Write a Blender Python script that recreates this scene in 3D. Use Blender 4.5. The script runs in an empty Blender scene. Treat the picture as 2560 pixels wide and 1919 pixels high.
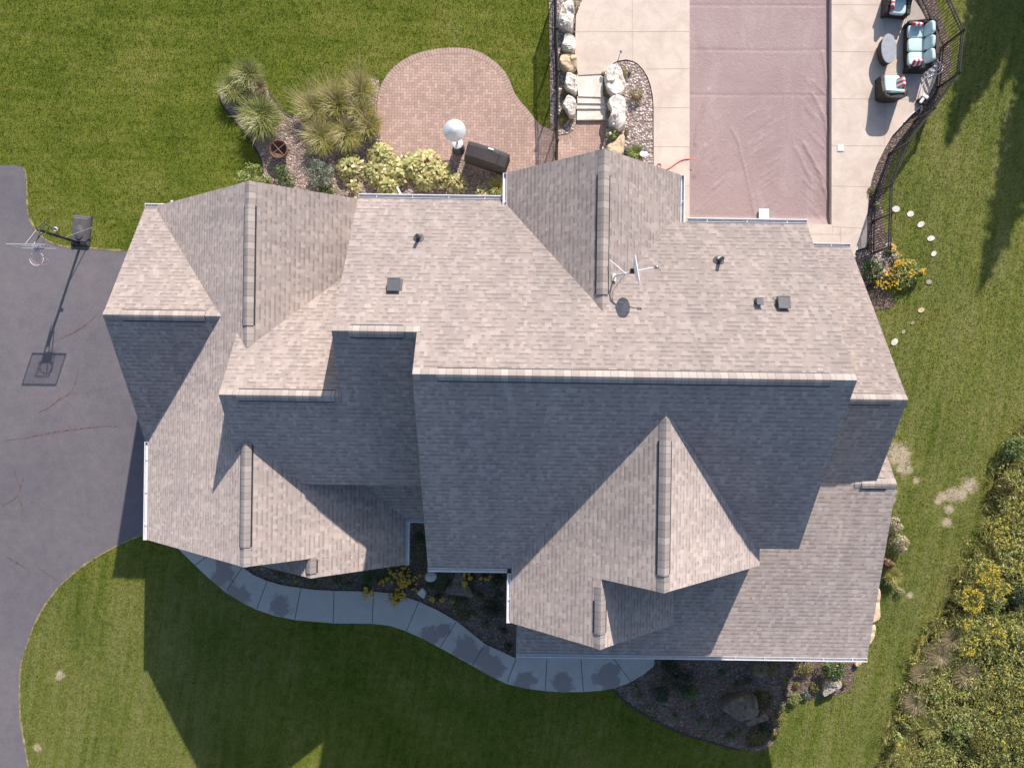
import bpy, math, random
import numpy as np
from mathutils import Vector, Matrix
C = bpy.context.scene.collection
scene = bpy.context.scene
rad = math.radians

# ------------------------------------------------------------------ camera, sky, sun, exposure
F, H, TH = 1950.0, 28.5, 0.014            # focal length in photo pixels, camera height, roll
GZ = -0.5                                  # level of lawn and driveway (roof heights are relative to 0)
DZ = -0.2                                  # level of the pool deck
cam = bpy.data.cameras.new("camera"); cam_o = bpy.data.objects.new("camera", cam); C.objects.link(cam_o)
cam_o.location = (0, 0, H); cam_o.rotation_euler = (0, 0, TH)
cam.sensor_width = 36; cam.lens = 36 * F / 2560; cam.clip_start = 0.5; cam.clip_end = 600
scene.camera = cam_o
SUN = Vector((0.45, 1.437, 1.0)).normalized()
world = bpy.data.worlds.new("World"); scene.world = world; world.use_nodes = True
wn = world.node_tree
sky = wn.nodes.new("ShaderNodeTexSky"); sky.sky_type = 'NISHITA'; sky.sun_disc = False
sky.sun_elevation = math.asin(SUN.z); sky.sun_rotation = math.atan2(SUN.x, SUN.y)
sky.air_density = 1.0; sky.dust_density = 1.5; sky.ozone_density = 2.2
bg = wn.nodes["Background"]; bg.inputs[1].default_value = 0.104
wn.links.new(sky.outputs[0], bg.inputs[0])
sl = bpy.data.lights.new("sun", 'SUN'); sl.energy = 4.3; sl.angle = rad(0.5); sl.color = (1.0, 0.885, 0.795)
so = bpy.data.objects.new("sun", sl); C.objects.link(so); so.location = SUN * 60
so.rotation_euler = SUN.to_track_quat('Z', 'Y').to_euler()
scene.view_settings.view_transform = 'Standard'; scene.view_settings.look = 'None'
scene.view_settings.gamma = 1.0; scene.view_settings.exposure = 0.80
scene.cycles.max_bounces = 6; scene.cycles.transparent_max_bounces = 4

# ------------------------------------------------------------------ helpers
KNOTS = [(-float(k), -.58 * (k / 15) ** 2 * (3 - 2 * k / 15)) for k in range(0, 16)]     # the front lawn falls away to the south
def terr(y):
    if y >= KNOTS[0][0]: return 0.0
    for (a, p), (b, q) in zip(KNOTS[:-1], KNOTS[1:]):
        if y >= b: return p + (q - p) * (y - a) / (b - a)
    return KNOTS[-1][1]
def drape(o):
    import bmesh
    bm = bmesh.new(); bm.from_mesh(o.data)
    for y, _ in KNOTS:
        bmesh.ops.bisect_plane(bm, geom=bm.verts[:] + bm.edges[:] + bm.faces[:], plane_co=(0, y, 0), plane_no=(0, 1, 0))
    for v in bm.verts: v.co.z += terr(v.co.y)
    bm.to_mesh(o.data); bm.free(); o.data.update(); return o
def P(u, v, z=GZ):
    dx, dy = u - 1280.0, v - 959.5
    ey = -(dy - TH * dx); zz = z
    for _ in range(12): zz = z + terr(ey * (H - zz) / F)
    k = (H - zz) / F
    return Vector(((dx + TH * dy) * k, ey * k, zz))
def G2(pts, z=GZ):
    return [tuple(P(u, v, z)[:2]) for u, v in pts]

def props(o, label=None, cat=None, group=None, kind=None):
    if label: o['label'] = label
    if cat: o['category'] = cat
    if group: o['group'] = group
    if kind: o['kind'] = kind
    return o

def empty(name, loc, label=None, cat=None, group=None, rz=0.0):
    o = bpy.data.objects.new(name, None); C.objects.link(o)
    o.location = loc; o.rotation_euler = (0, 0, rz); o.empty_display_size = 0.2
    return props(o, label, cat, group)

def copytree(o, parent=None):
    c = o.copy(); C.objects.link(c)
    if parent is not None: c.parent = parent
    for ch in list(o.children): copytree(ch, c)
    return c

class MB:
    """collects geometry, builds ONE mesh object"""
    def __init__(s): s.v = []; s.f = []; s.m = []; s.uv = {}
    def add(s, vs, fs, mi=0):
        b = len(s.v); s.v += [tuple(x) for x in vs]
        for f in fs: s.f.append([i + b for i in f]); s.m.append(mi)
        return b
    def box(s, c, d, rz=0.0, mi=0, taper=1.0, rot=None):
        hx, hy, hz = d[0] / 2, d[1] / 2, d[2] / 2
        vs = []
        for z, t in ((-hz, 1.0), (hz, taper)):
            for x, y in ((-hx, -hy), (hx, -hy), (hx, hy), (-hx, hy)):
                vs.append(Vector((x * t, y * t, z)))
        M = rot if rot is not None else Matrix.Rotation(rz, 3, 'Z')
        vs = [M @ q + Vector(c) for q in vs]
        s.add(vs, [(3, 2, 1, 0), (4, 5, 6, 7), (0, 1, 5, 4), (1, 2, 6, 5), (2, 3, 7, 6), (3, 0, 4, 7)], mi)
    def rbox(s, c, d, r=0.03, rz=0.0, mi=0, rot=None, seg=2, puff=0.0):
        # rounded box through superellipsoid-like grid
        n = 6 + 2 * seg
        vs = []; fs = []
        M = rot if rot is not None else Matrix.Rotation(rz, 3, 'Z')
        hx, hy, hz = d[0] / 2, d[1] / 2, d[2] / 2
        rings = 8; segs = 20
        e1 = 0.35; e2 = 0.35
        def sp(a, e): return math.copysign(abs(a) ** e, a)
        for i in range(rings + 1):
            ph = -math.pi / 2 + math.pi * i / rings
            for j in range(segs):
                th = 2 * math.pi * j / segs
                x = hx * sp(math.cos(ph), e1) * sp(math.cos(th), e2)
                y = hy * sp(math.cos(ph), e1) * sp(math.sin(th), e2)
                z = hz * sp(math.sin(ph), 0.6 if puff else e1)
                vs.append(M @ Vector((x, y, z)) + Vector(c))
        for i in range(rings):
            for j in range(segs):
                a = i * segs + j; b = i * segs + (j + 1) % segs
                fs.append((a, b, b + segs, a + segs))
        s.add(vs, fs, mi)
    def tube(s, pts, r, n=8, mi=0, cap=True, r1=None):
        pts = [Vector(p) for p in pts]; N = len(pts); vs = []; fs = []
        up = Vector((0, 0, 1)); prev = None
        for i, p in enumerate(pts):
            t = (pts[min(i + 1, N - 1)] - pts[max(i - 1, 0)])
            if t.length < 1e-9: t = Vector((0, 0, 1))
            t.normalize()
            if prev is None:
                a = t.cross(up if abs(t.z) < 0.9 else Vector((1, 0, 0)))
            else:
                a = prev - t * prev.dot(t)
            a.normalize(); prev = a; b = t.cross(a)
            rr = r if r1 is None else r + (r1 - r) * i / max(1, N - 1)
            for k in range(n):
                th = 2 * math.pi * k / n
                vs.append(p + (a * math.cos(th) + b * math.sin(th)) * rr)
        for i in range(N - 1):
            for k in range(n):
                q = i * n + k; w = i * n + (k + 1) % n
                fs.append((q, w, w + n, q + n))
        if cap:
            fs.append(tuple(range(n - 1, -1, -1))); fs.append(tuple(range((N - 1) * n, N * n)))
        s.add(vs, fs, mi)
    def lathe(s, c, prof, n=24, mi=0, M=None, closed=False):
        vs = []; fs = []; c = Vector(c)
        for (r, z) in prof:
            for k in range(n):
                th = 2 * math.pi * k / n
                q = Vector((r * math.cos(th), r * math.sin(th), z))
                vs.append((M @ q if M else q) + c)
        m = len(prof)
        for i in range(m - 1):
            for k in range(n):
                a = i * n + k; b = i * n + (k + 1) % n
                fs.append((a, b, b + n, a + n))
        if prof[0][0] > 1e-6: fs.append(tuple(range(n - 1, -1, -1)))
        if prof[-1][0] > 1e-6: fs.append(tuple(range((m - 1) * n, m * n)))
        s.add(vs, fs, mi)
    def prism(s, poly, z0, z1, mi=0, side=None, bottom=False):
        n = len(poly)
        area = sum(poly[i][0] * poly[(i + 1) % n][1] - poly[(i + 1) % n][0] * poly[i][1] for i in range(n))
        if area < 0: poly = poly[::-1]
        b = len(s.v)
        s.v += [(x, y, z0) for x, y in poly] + [(x, y, z1) for x, y in poly]
        s.f.append([b + n + i for i in range(n)]); s.m.append(mi)
        if bottom: s.f.append([b + i for i in range(n - 1, -1, -1)]); s.m.append(mi)
        sm = mi if side is None else side
        for i in range(n):
            j = (i + 1) % n
            s.f.append([b + i, b + j, b + n + j, b + n + i]); s.m.append(sm)
    def strip(s, pts, w, z, mi=0):
        # flat ribbon along a plan polyline
        pts = [Vector((p[0], p[1])) for p in pts]; vs = []; fs = []
        for i, p in enumerate(pts):
            t = (pts[min(i + 1, len(pts) - 1)] - pts[max(i - 1, 0)]).normalized()
            nrm = Vector((-t.y, t.x)); ww = w[i] if isinstance(w, (list, tuple)) else w
            vs += [(p.x - nrm.x * ww / 2, p.y - nrm.y * ww / 2, z), (p.x + nrm.x * ww / 2, p.y + nrm.y * ww / 2, z)]
        for i in range(len(pts) - 1):
            fs.append((2 * i, 2 * i + 2, 2 * i + 3, 2 * i + 1))
        s.add(vs, fs, mi)
    def build(s, name, mats, parent=None, smooth=False, local=False):
        me = bpy.data.meshes.new(name)
        vs = s.v
        if parent is not None and not local:
            L = Vector((0, 0, 0)); q = parent
            while q is not None: L += q.location; q = q.parent
            vs = [(x - L.x, y - L.y, z - L.z) for x, y, z in vs]
        me.from_pydata(vs, [], s.f)
        if not isinstance(mats, (list, tuple)): mats = [mats]
        for m in mats: me.materials.append(m)
        me.polygons.foreach_set("material_index", s.m)
        if s.uv:
            uvl = me.uv_layers.new(name="UVMap")
            for p in me.polygons:
                fn = s.uv.get(p.index)
                for li, vi in zip(p.loop_indices, p.vertices):
                    if fn: uvl.data[li].uv = fn(s.v[vi])
        if smooth: me.polygons.foreach_set("use_smooth", [True] * len(me.polygons))
        me.update()
        o = bpy.data.objects.new(name, me); C.objects.link(o)
        if parent is not None: o.parent = parent
        return o

def npmesh(name, V, Fq, mat, parent=None, smooth=False):
    """fast mesh of equal-sided faces from numpy arrays (world coordinates unless parent given as Empty)"""
    V = np.asarray(V, dtype=np.float32).reshape(-1, 3)
    if parent is not None:
        L = Vector((0, 0, 0)); q = parent
        while q is not None: L += q.location; q = q.parent
        V = V - np.array(L, dtype=np.float32)
    Fq = np.asarray(Fq, dtype=np.int32); k = Fq.shape[1]; n = len(Fq)
    me = bpy.data.meshes.new(name)
    me.vertices.add(len(V)); me.vertices.foreach_set("co", V.ravel())
    me.loops.add(n * k); me.loops.foreach_set("vertex_index", Fq.ravel())
    me.polygons.add(n); me.polygons.foreach_set("loop_start", np.arange(0, n * k, k, dtype=np.int32))
    me.polygons.foreach_set("loop_total", np.full(n, k, dtype=np.int32))
    if smooth: me.polygons.foreach_set("use_smooth", np.ones(n, dtype=bool))
    me.materials.append(mat); me.update(calc_edges=True)
    o = bpy.data.objects.new(name, me); C.objects.link(o)
    if parent is not None: o.parent = parent
    return o

def inpoly(x, y, poly):
    r = np.zeros(len(x), dtype=bool); n = len(poly); j = n - 1
    for i in range(n):
        xi, yi = poly[i]; xj, yj = poly[j]
        c = ((yi > y) != (yj > y)) & (x < (xj - xi) * (y - yi) / (yj - yi + 1e-12) + xi)
        r ^= c; j = i
    return r

def smoothpoly(pts, it=2, closed=True):
    for _ in range(it):
        q = []; n = len(pts)
        rng = range(n) if closed else range(n - 1)
        if not closed: q.append(pts[0])
        for i in rng:
            a = pts[i]; b = pts[(i + 1) % n]
            q.append((a[0] * .75 + b[0] * .25, a[1] * .75 + b[1] * .25)); q.append((a[0] * .25 + b[0] * .75, a[1] * .25 + b[1] * .75))
        if not closed: q.append(pts[-1])
        pts = q
    return pts

# ------------------------------------------------------------------ materials
class NT:
    def __init__(s, name):
        s.mat = bpy.data.materials.new(name); s.mat.use_nodes = True
        s.t = s.mat.node_tree; s.b = s.t.nodes["Principled BSDF"]; s.out = s.t.nodes["Material Output"]
    def n(s, typ, *ins, **kw):
        nd = s.t.nodes.new("ShaderNode" + typ)
        named = kw.pop('ins', {})
        for k, v in kw.items(): setattr(nd, k, v)
        for i, v in list(enumerate(ins)) + list(named.items()):
            if v is None: continue
            if hasattr(v, 'links') or isinstance(v, bpy.types.NodeSocket): s.t.links.new(v, nd.inputs[i])
            else: nd.inputs[i].default_value = v
        return nd
    def math(s, op, a, b=None, c=None, clamp=False):
        nd = s.n("Math", a, b, c, operation=op, use_clamp=clamp); return nd.outputs[0]
    def noise(s, vec, scale, detail=4, rough=0.55, dim='3D', dist=0.0):
        nd = s.n("TexNoise", ins={'Vector': vec, 'Scale': scale, 'Detail': detail, 'Roughness': rough, 'Distortion': dist}, noise_dimensions=dim)
        return nd.outputs[0]
    def ramp(s, fac, stops, interp='LINEAR'):
        nd = s.n("ValToRGB", fac); cr = nd.color_ramp; cr.interpolation = interp
        while len(cr.elements) < len(stops): cr.elements.new(0.5)
        for e, (p, c) in zip(cr.elements, stops):
            e.position = p; e.color = (c[0], c[1], c[2], 1) if not isinstance(c, (int, float)) else (c, c, c, 1)
        return nd.outputs[0]
    def mix(s, fac, a, b, typ='MIX'):
        nd = s.n("Mix", data_type='RGBA', blend_type=typ)
        for k, v in ((0, fac), (6, a), (7, b)):
            if isinstance(v, bpy.types.NodeSocket): s.t.links.new(v, nd.inputs[k])
            elif k == 0: nd.inputs[0].default_value = v
            else: nd.inputs[k].default_value = (v[0], v[1], v[2], 1)
        return nd.outputs[2]
    def scale(s, vec, sc):
        return s.n("Vector" + "Math", vec, tuple(sc), operation='MULTIPLY').outputs[0]
    def pos(s): return s.n("NewGeometry").outputs[0]
    def obj(s): return s.n("TexCoord").outputs[3]
    def rnd(s): return s.n("NewGeometry").outputs[8]
    def bump(s, h, strength=0.5, dist=0.02):
        nd = s.n("Bump", strength, dist, ins={'Height': h}); s.t.links.new(nd.outputs[0], s.b.inputs['Normal'])
    def col(s, c, rough=0.8, spec=0.3, metal=0.0):
        if isinstance(c, bpy.types.NodeSocket): s.t.links.new(c, s.b.inputs['Base Color'])
        else: s.b.inputs['Base Color'].default_value = (c[0], c[1], c[2], 1)
        if isinstance(rough, bpy.types.NodeSocket): s.t.links.new(rough, s.b.inputs['Roughness'])
        else: s.b.inputs['Roughness'].default_value = rough
        s.b.inputs['Specular IOR Level'].default_value = spec; s.b.inputs['Metallic'].default_value = metal
        return s

def m_plain(name, c, rough=0.6, spec=0.4, metal=0.0, var=0.12, sc=9.0, bump=0.0):
    t = NT(name); p = t.obj()
    n = t.noise(p, sc, 4)
    col = t.ramp(n, [(0.3, tuple(x * (1 - var) for x in c)), (0.7, tuple(min(1, x * (1 + var)) for x in c))])
    t.col(col, rough, spec, metal)
    if bump: t.bump(t.noise(p, sc * 12, 3), 0.4, bump)
    return t.mat

def m_shingle():
    t = NT("shingle"); uv = t.n("UVMap").outputs[0]
    sep = t.n("SeparateXYZ", uv); u, v = sep.outputs[0], sep.outputs[1]
    vr = t.math('DIVIDE', v, 0.143); row = t.math('FLOOR', vr); f = t.math('FRACT', vr)
    rr = t.n("TexWhiteNoise", ins={'W': row}, noise_dimensions='1D').outputs[0]
    uu = t.math('ADD', t.math('DIVIDE', u, 0.118), t.math('MULTIPLY', rr, 37.0))
    uu = t.math('ADD', uu, t.math('MULTIPLY', t.math('SINE', t.math('MULTIPLY', uu, 1.9)), .22))
    vec = t.n("CombineXYZ", t.math('FLOOR', uu), row, 0.0).outputs[0]
    vo = t.n("TexWhiteNoise", ins={'Vector': vec}, noise_dimensions='2D')
    sc = t.n("SeparateColor", vo.outputs[1]); r1, r2 = sc.outputs[0], sc.outputs[1]
    base = t.ramp(r1, [(0.0, (.382, .332, .306)), (0.35, (.41, .357, .33)), (0.65, (.43, .376, .348)), (1.0, (.49, .432, .402))])
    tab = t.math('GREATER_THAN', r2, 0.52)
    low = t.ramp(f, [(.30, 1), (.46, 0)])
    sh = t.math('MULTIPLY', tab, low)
    base = t.mix(t.math('MULTIPLY', sh, 0.33), base, (.10, .088, .084))  # dark dashes: printed band plus the shade under tabs, in the colour
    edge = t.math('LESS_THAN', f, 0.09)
    base = t.mix(t.math('MULTIPLY', edge, 0.20), base, (.085, .08, .078))  # shadow line along each course butt, put into the colour
    pos = t.pos()
    big = t.noise(pos, 0.35, 4, 0.6)
    base = t.mix(0.5, base, t.ramp(big, [(0.3, (.80, .80, .82)), (0.7, (1.14, 1.12, 1.08))]), 'MULTIPLY')
    stk = t.noise(t.n("CombineXYZ", t.math('MULTIPLY', u, 1.7), t.math('MULTIPLY', v, .16), 0.0).outputs[0], 1.0, 4, .6)
    base = t.mix(0.8, base, t.ramp(stk, [(.3, (.88, .88, .90)), (.7, (1.08, 1.07, 1.06))]), 'MULTIPLY')
    base2 = t.mix(0.6, base, t.ramp(t.noise(pos, 70, 3, 0.7), [(0.3, (.74, .74, .74)), (0.7, (1.24, 1.24, 1.24))]), 'MULTIPLY')
    t.col(base2, 0.92, 0.15); t.b.inputs['Diffuse Roughness'].default_value = 1.0
    h = t.math('ADD', t.math('SUBTRACT', 1.0, f), t.math('MULTIPLY', tab, -0.55))
    h = t.math('ADD', h, t.math('MULTIPLY', t.noise(pos, 60, 2), 0.35))
    t.bump(h, 0.55, 0.012)
    return t.mat

def m_cap():
    t = NT("ridge_shingle"); uv = t.n("UVMap").outputs[0]
    sep = t.n("SeparateXYZ", uv); ur = t.math('DIVIDE', sep.outputs[0], 0.19)
    k = t.math('FLOOR', ur); f = t.math('FRACT', ur)
    r = t.n("TexWhiteNoise", ins={'W': k}, noise_dimensions='1D').outputs[0]
    c = t.ramp(r, [(0, (.27, .238, .222)), (0.5, (.32, .287, .267)), (1, (.375, .34, .318))])
    c = t.mix(t.math('MULTIPLY', t.math('LESS_THAN', f, 0.1), 0.45), c, (.12, .11, .105))
    c = t.mix(0.5, c, t.ramp(t.noise(t.pos(), 60, 3, 0.7), [(0.3, (.7, .7, .7)), (0.7, (1.3, 1.3, 1.3))]), 'MULTIPLY')
    t.col(c, 0.92, 0.15); t.bump(t.math('ADD', t.math('SUBTRACT', 1, f), t.noise(t.pos(), 70, 2)), 0.4, 0.008)
    return t.mat

def m_siding():
    t = NT("siding"); z = t.n("SeparateXYZ", t.pos()).outputs[2]
    f = t.math('FRACT', t.math('DIVIDE', z, 0.13))
    c = t.ramp(t.noise(t.pos(), 6, 3), [(0.3, (.40, .36, .31)), (0.7, (.47, .43, .37))])
    t.col(t.mix(t.math('MULTIPLY', t.math('LESS_THAN', f, 0.08), .6), c, (.16, .14, .12)), 0.7, 0.3)
    t.bump(f, 0.5, 0.01); return t.mat

M = {}
M['shingle'] = m_shingle(); M['cap'] = m_cap(); M['siding'] = m_siding()
M['trim'] = m_plain("trim", (.42, .37, .32), 0.6)
M['white'] = m_plain("white_metal", (.62, .63, .65), 0.4, 0.4, 0.0, 0.08)
M['dark'] = m_plain("dark_vent", (.025, .028, .033), 0.5)
M['ventblk'] = m_plain("vent_plastic", (.07, .075, .085), 0.4, 0.5)
M['glass'] = m_plain("window_glass", (.02, .025, .03), 0.08, 0.6)
M['black'] = m_plain("black_metal", (.016, .016, .018), 0.4, 0.5)
M['gal'] = m_plain("grey_metal", (.35, .36, .38), 0.35, 0.5, 0.8)
# ------------------------------------------------------------------ the house
house = empty("house", (0, 0, GZ), "large two storey house with steep brown grey shingle roofs and many gables", "house")
rs = random.Random(5)
def slab(mb, poly, a, bx, by, th=0.15, zoff=0.0):
    """roof slope: plan polygon, plane z = a + bx*x + by*y"""
    n = len(poly)
    ar = sum(poly[i][0] * poly[(i + 1) % n][1] - poly[(i + 1) % n][0] * poly[i][1] for i in range(n))
    if ar < 0: poly = poly[::-1]
    zf = lambda x, y: a + bx * x + by * y + zoff
    b = len(mb.v)
    mb.v += [(x, y, zf(x, y)) for x, y in poly] + [(x, y, zf(x, y) - th) for x, y in poly]
    g = math.hypot(bx, by); gx, gy = bx / g, by / g; k = math.sqrt(1 + g * g); o1, o2 = rs.random() * 50, rs.random() * 20
    mb.uv[len(mb.f)] = lambda q: ((-gy * q[0] + gx * q[1]) + o1, (gx * q[0] + gy * q[1]) * k + 40 + 0.143 * int(o2))
    mb.f.append([b + i for i in range(n)]); mb.m.append(0)
    mb.f.append([b + n + i for i in range(n - 1, -1, -1)]); mb.m.append(1)
    for i in range(n):
        j = (i + 1) % n
        mb.f.append([b + i, b + n + i, b + n + j, b + j]); mb.m.append(1)
def R(x0, x1, y0, y1): return [(x0, y0), (x1, y0), (x1, y1), (x0, y1)]
def roof(name, slopes):
    mb = MB()
    for s in slopes: slab(mb, *s)
    return mb.build(name, [M['shingle'], M['trim']], house)

# main two storey roof: ridge y=.207 z=9.61
YE, ZE = 0.207, 9.61
main_roof = roof("main_roof", [
    ([(-2.42, YE), (-2.42, 5.36), (1.6, 5.36), (1.6, 4.68), (8.35, 4.68), (8.35, YE)], ZE + .75 * YE, 0, -.75),
    ([(-2.42, YE), (8.35, YE), (8.35, -4.655), (1.2, -4.655), (1.2, -5.47), (-2.42, -5.47)], ZE - .75 * YE, 0, .75)])
# middle two storey part, ridge a little lower, sharing the rear slope
YG, ZG = 1.281, 8.805
roof("middle_roof", [
    ([(-4.575, YG), (-4.575, 5.36), (-2.42, 5.36), (-2.42, YG)], ZE + .75 * YE, 0, -.75),
    (R(-4.575, -2.3, -3.03, YG), 7.8455, 0, .75)])
# low cross ridge west of it
roof("middle_roof", [
    (R(-7.87, -4.4, -.394, 3.6), 7.55 - .394 * .75, 0, -.75),
    (R(-7.87, -4.575, -3.03, -.394), 7.8455, 0, .75)])
# small lower slope in the corner
roof("entry_roof", [(R(-6.2, -2.5, -4.35, -2.7), 3.53 + .74 * 4.35, 0, .74)])
# garage wing, north-south ridge
XF, ZF = -7.46, 6.58
roof("garage_roof", [
    (R(-11.83, XF, -5.25, 5.6), ZF - .81 * XF, .81, 0),
    ([(XF, 5.6), (-4.3, 5.6), (-4.3, -1.0), (-3.34, -1.0), (-3.34, -5.25), (XF, -5.25)], ZF + .74 * XF, -.74, 0)])
roof("garage_gable_roof", [
    (R(-5.88, -3.34, -5.83, -5.2), ZF + .74 * XF, -.74, 0, .15, -.004),
    (R(-8.36, -5.88, -5.83, -4.6), ZF + .74 * XF + 2 * .74 * 5.88, .74, 0, .15, -.004)])
# west cross gable
roof("side_gable_roof", [
    (R(-11.99, -7.9, 1.86, 5.56), 5.70 + .68 * 1.86, 0, -.68),
    (R(-11.99, -7.9, -2.09, 1.86), 5.70 - .71 * 1.86, 0, .71)])
# rear cross gable
XK, ZK = 2.31, 8.31
roof("rear_gable_roof", [
    (R(-.22, XK, .6, 6.12), ZK - .96 * XK, .96, 0),
    (R(XK, 4.79, .6, 6.12), ZK + .96 * XK, -.96, 0)])
# front cross gables
XC, ZC = 3.87, 9.0
roof("front_gable_roof", [
    (R(.06, XC, -5.17, 0), ZC - .93 * XC, .93, 0),
    (R(XC, 7.26, -5.17, 0), ZC + .93 * XC, -.93, 0)])
XC2 = 2.45; ZC2 = ZC - .93 * (XC - XC2)
roof("front_gable_roof", [
    (R(.06, XC2, -7.05, -5.17), ZC - .93 * XC, .93, 0),
    (R(XC2, 4.87, -7.05, -5.1), ZC2 + .93 * XC2, -.93, 0)])
# east one and a half storey gable and the low porch roof
roof("side_gable_roof", [
    (R(7.5, 11.17, -.29, 4.69), 6.5 - .29 * .78, 0, -.78),
    (R(7.5, 11.17, -3.1, -.29), 6.5 + .29 * .72, 0, .72)])
roof("porch_roof", [
    (R(.26, 11.78, -8.82, -2.88), 4.7 + 2.88 * .303, 0, .303),
    (R(9.2, 11.78, -2.88, -1.85), 4.7 - 2.88 * .78, 0, -.78)])

# walls under the roofs
def wallg(axis, r, zr, e1, p1, e2, p2, a0, a1, ov=.32, drop=.2):
    mb = MB(); e1i, e2i = e1 + ov, e2 - ov
    prof = [(e1i, GZ - 1.2), (e2i, GZ - 1.2), (e2i, zr - p2 * (e2i - r) - drop), (r, zr - drop), (e1i, zr - p1 * (r - e1i) - drop)]
    b0, b1 = a0 + ov, a1 - ov
    vs = []
    for a in (b0, b1):
        for q, z in prof: vs.append((a, q, z) if axis == 'x' else (q, a, z))
    n = 5
    fs = [tuple(range(n)), tuple(range(2 * n - 1, n - 1, -1))] + [(i, i + n, (i + 1) % n + n, (i + 1) % n) for i in range(n)]
    mb.add(vs, fs); return mb.build("wall", M['siding'], house)
wallg('x', YE, ZE, -4.655, .75, 4.68, .75, -2.42, 8.35)
wallg('x', YE, ZE, -5.47, .75, 5.36, .75, -2.40, 2.2)
wallg('x', YG, ZG, -3.03, .75, 5.3, .75, -4.575, -2.0)
wallg('x', -.394, 7.55, -3.03, .75, 3.4, .75, -7.87, -4.2)
wallg('y', XF, ZF, -11.83, .81, -3.34, .74, -5.25, 5.6)
wallg('y', -5.88, 5.41, -8.36, .74, -3.36, .74, -5.83, -4.0)
wallg('x', 1.86, 5.70, -2.09, .71, 5.56, .68, -11.99, -7.5)
wallg('y', XK, ZK, -.22, .96, 4.79, .96, 1.0, 6.12)
wallg('y', XC, ZC, .06, .93, 7.26, .93, -5.17, 0)
wallg('y', XC2, ZC2, .06, .93, 4.87, .93, -7.05, -4.5)
wallg('x', -.29, 6.5, -3.4, .72, 4.69, .78, 7.0, 11.17)
mb = MB(); mb.box((8.5, -.5, .45), (5.0, 9.0, 3.9)); mb.build("wall", M['siding'], house)

mb = MB(); y0, y1 = -8.45, -3.1; q = lambda y: 5.573 + .303 * y - .17  # unseen wall added under the porch roof to block sun from the bed
mb.add([(x, y, zz) for x in (5.2, 11.46) for y, zz in ((y0, GZ - 1.2), (y1, GZ - 1.2), (y1, q(y1)), (y0, q(y0)))], [(0, 1, 2, 3), (7, 6, 5, 4), (0, 4, 5, 1), (1, 5, 6, 2), (2, 6, 7, 3), (3, 7, 4, 0)]); mb.build("wall", M['siding'], house)
for x in (.9, 3.6):
    mb = MB(); mb.box((x, -8.35, .8), (.2, .2, 4.4)); mb.box((x, -8.35, 2.86), (.3, .3, .1)); mb.build("porch_post", M['white'], house)
# ridge caps with raised vent
def ridge(axis, r, z, a0, a1, p1, p2, v0=None, v1=None):
    mb = MB()
    def seg(s0, s1, w, h0, h1):
        prof = [(-w, -w * p1 + .004), (-w, -w * p1 + h0), (-w * .42, -w * .42 * p1 + h0 + .012), (0, h1), (w * .42, -w * .42 * p2 + h0 + .012), (w, -w * p2 + h0), (w, -w * p2 + .004)]
        vs = []; n = len(prof)
        for a in (s0, s1):
            for q, zz in prof: vs.append((a, r + q, z + zz) if axis == 'x' else (r + q, a, z + zz))
        b = mb.add(vs, [])
        o = rs.random() * 20
        for i in range(n - 1):
            mi = 1 if i in (0, n - 2) and h0 > .03 else 0
            mb.uv[len(mb.f)] = (lambda q: ((q[0] if axis == 'x' else q[1]) + o, 0))
            mb.f.append([b + i, b + i + 1, b + i + 1 + n, b + i + n]); mb.m.append(mi)
        mb.f.append([b + i for i in range(n)]); mb.m.append(1 if h0 > .03 else 0)
        mb.f.append([b + n + i for i in range(n - 1, -1, -1)]); mb.m.append(1 if h0 > .03 else 0)
    seg(a0, a1, .15, .012, .02)
    if v0 is not None:
        seg(v0, v1, .15, .045, .045)
        for sgn, pp in ((-1, p1), (1, p2)):      # dark strips standing in for the shadow gap beside the ridge vent
            q0, q1 = .15, .178; vs = []
            for aa in (v0 + .03, v1 - .03):
                for qq, zz in ((q0 - .02, .03), (q1, .03), (q1, .004), (q0 - .02, .004)):
                    c = (r + sgn * qq, z - qq * pp + zz); vs.append((aa, c[0], c[1]) if axis == 'x' else (c[0], aa, c[1]))
            mb.add(vs, [(0, 1, 5, 4), (1, 2, 6, 5), (0, 3, 2, 1), (4, 5, 6, 7)], 1)
    return mb.build("ridge_cap", [M['cap'], M['dark']], house)
ridge('x', YE, ZE, -2.42, 8.35, .75, .75, -1.85, 7.75)
ridge('x', YG, ZG, -4.575, -2.3, .75, .75, -4.15, -2.75)
ridge('x', -.394, 7.55, -7.87, -4.6, .75, .75, -7.4, -4.75)
ridge('y', XF, ZF, .9, 5.6, .81, .74, 1.55, 4.95)
ridge('y', XF, ZF, -5.25, -1.2, .81, .74, -4.7, -1.75)
ridge('y', -5.88, 5.41, -5.83, -5.22, .74, .74, -5.7, -5.28)
ridge('x', 1.86, 5.70, -11.99, -8.4, .71, .68, -11.5, -9.0)
ridge('y', XK, ZK, 1.95, 6.12, .96, .96, 2.35, 5.5)
ridge('y', XC, ZC, -5.17, -.8, .93, .93, -4.75, -1.35)
ridge('y', XC2, ZC2, -7.05, -5.4, .93, .93, -6.65, -5.75)
ridge('x', -.29, 6.5, 7.9, 11.17, .72, .78, 8.2, 10.75)
ridge('x', -2.88, 4.7, 10.5, 11.78, .303, .78, 10.7, 11.5)

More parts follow.
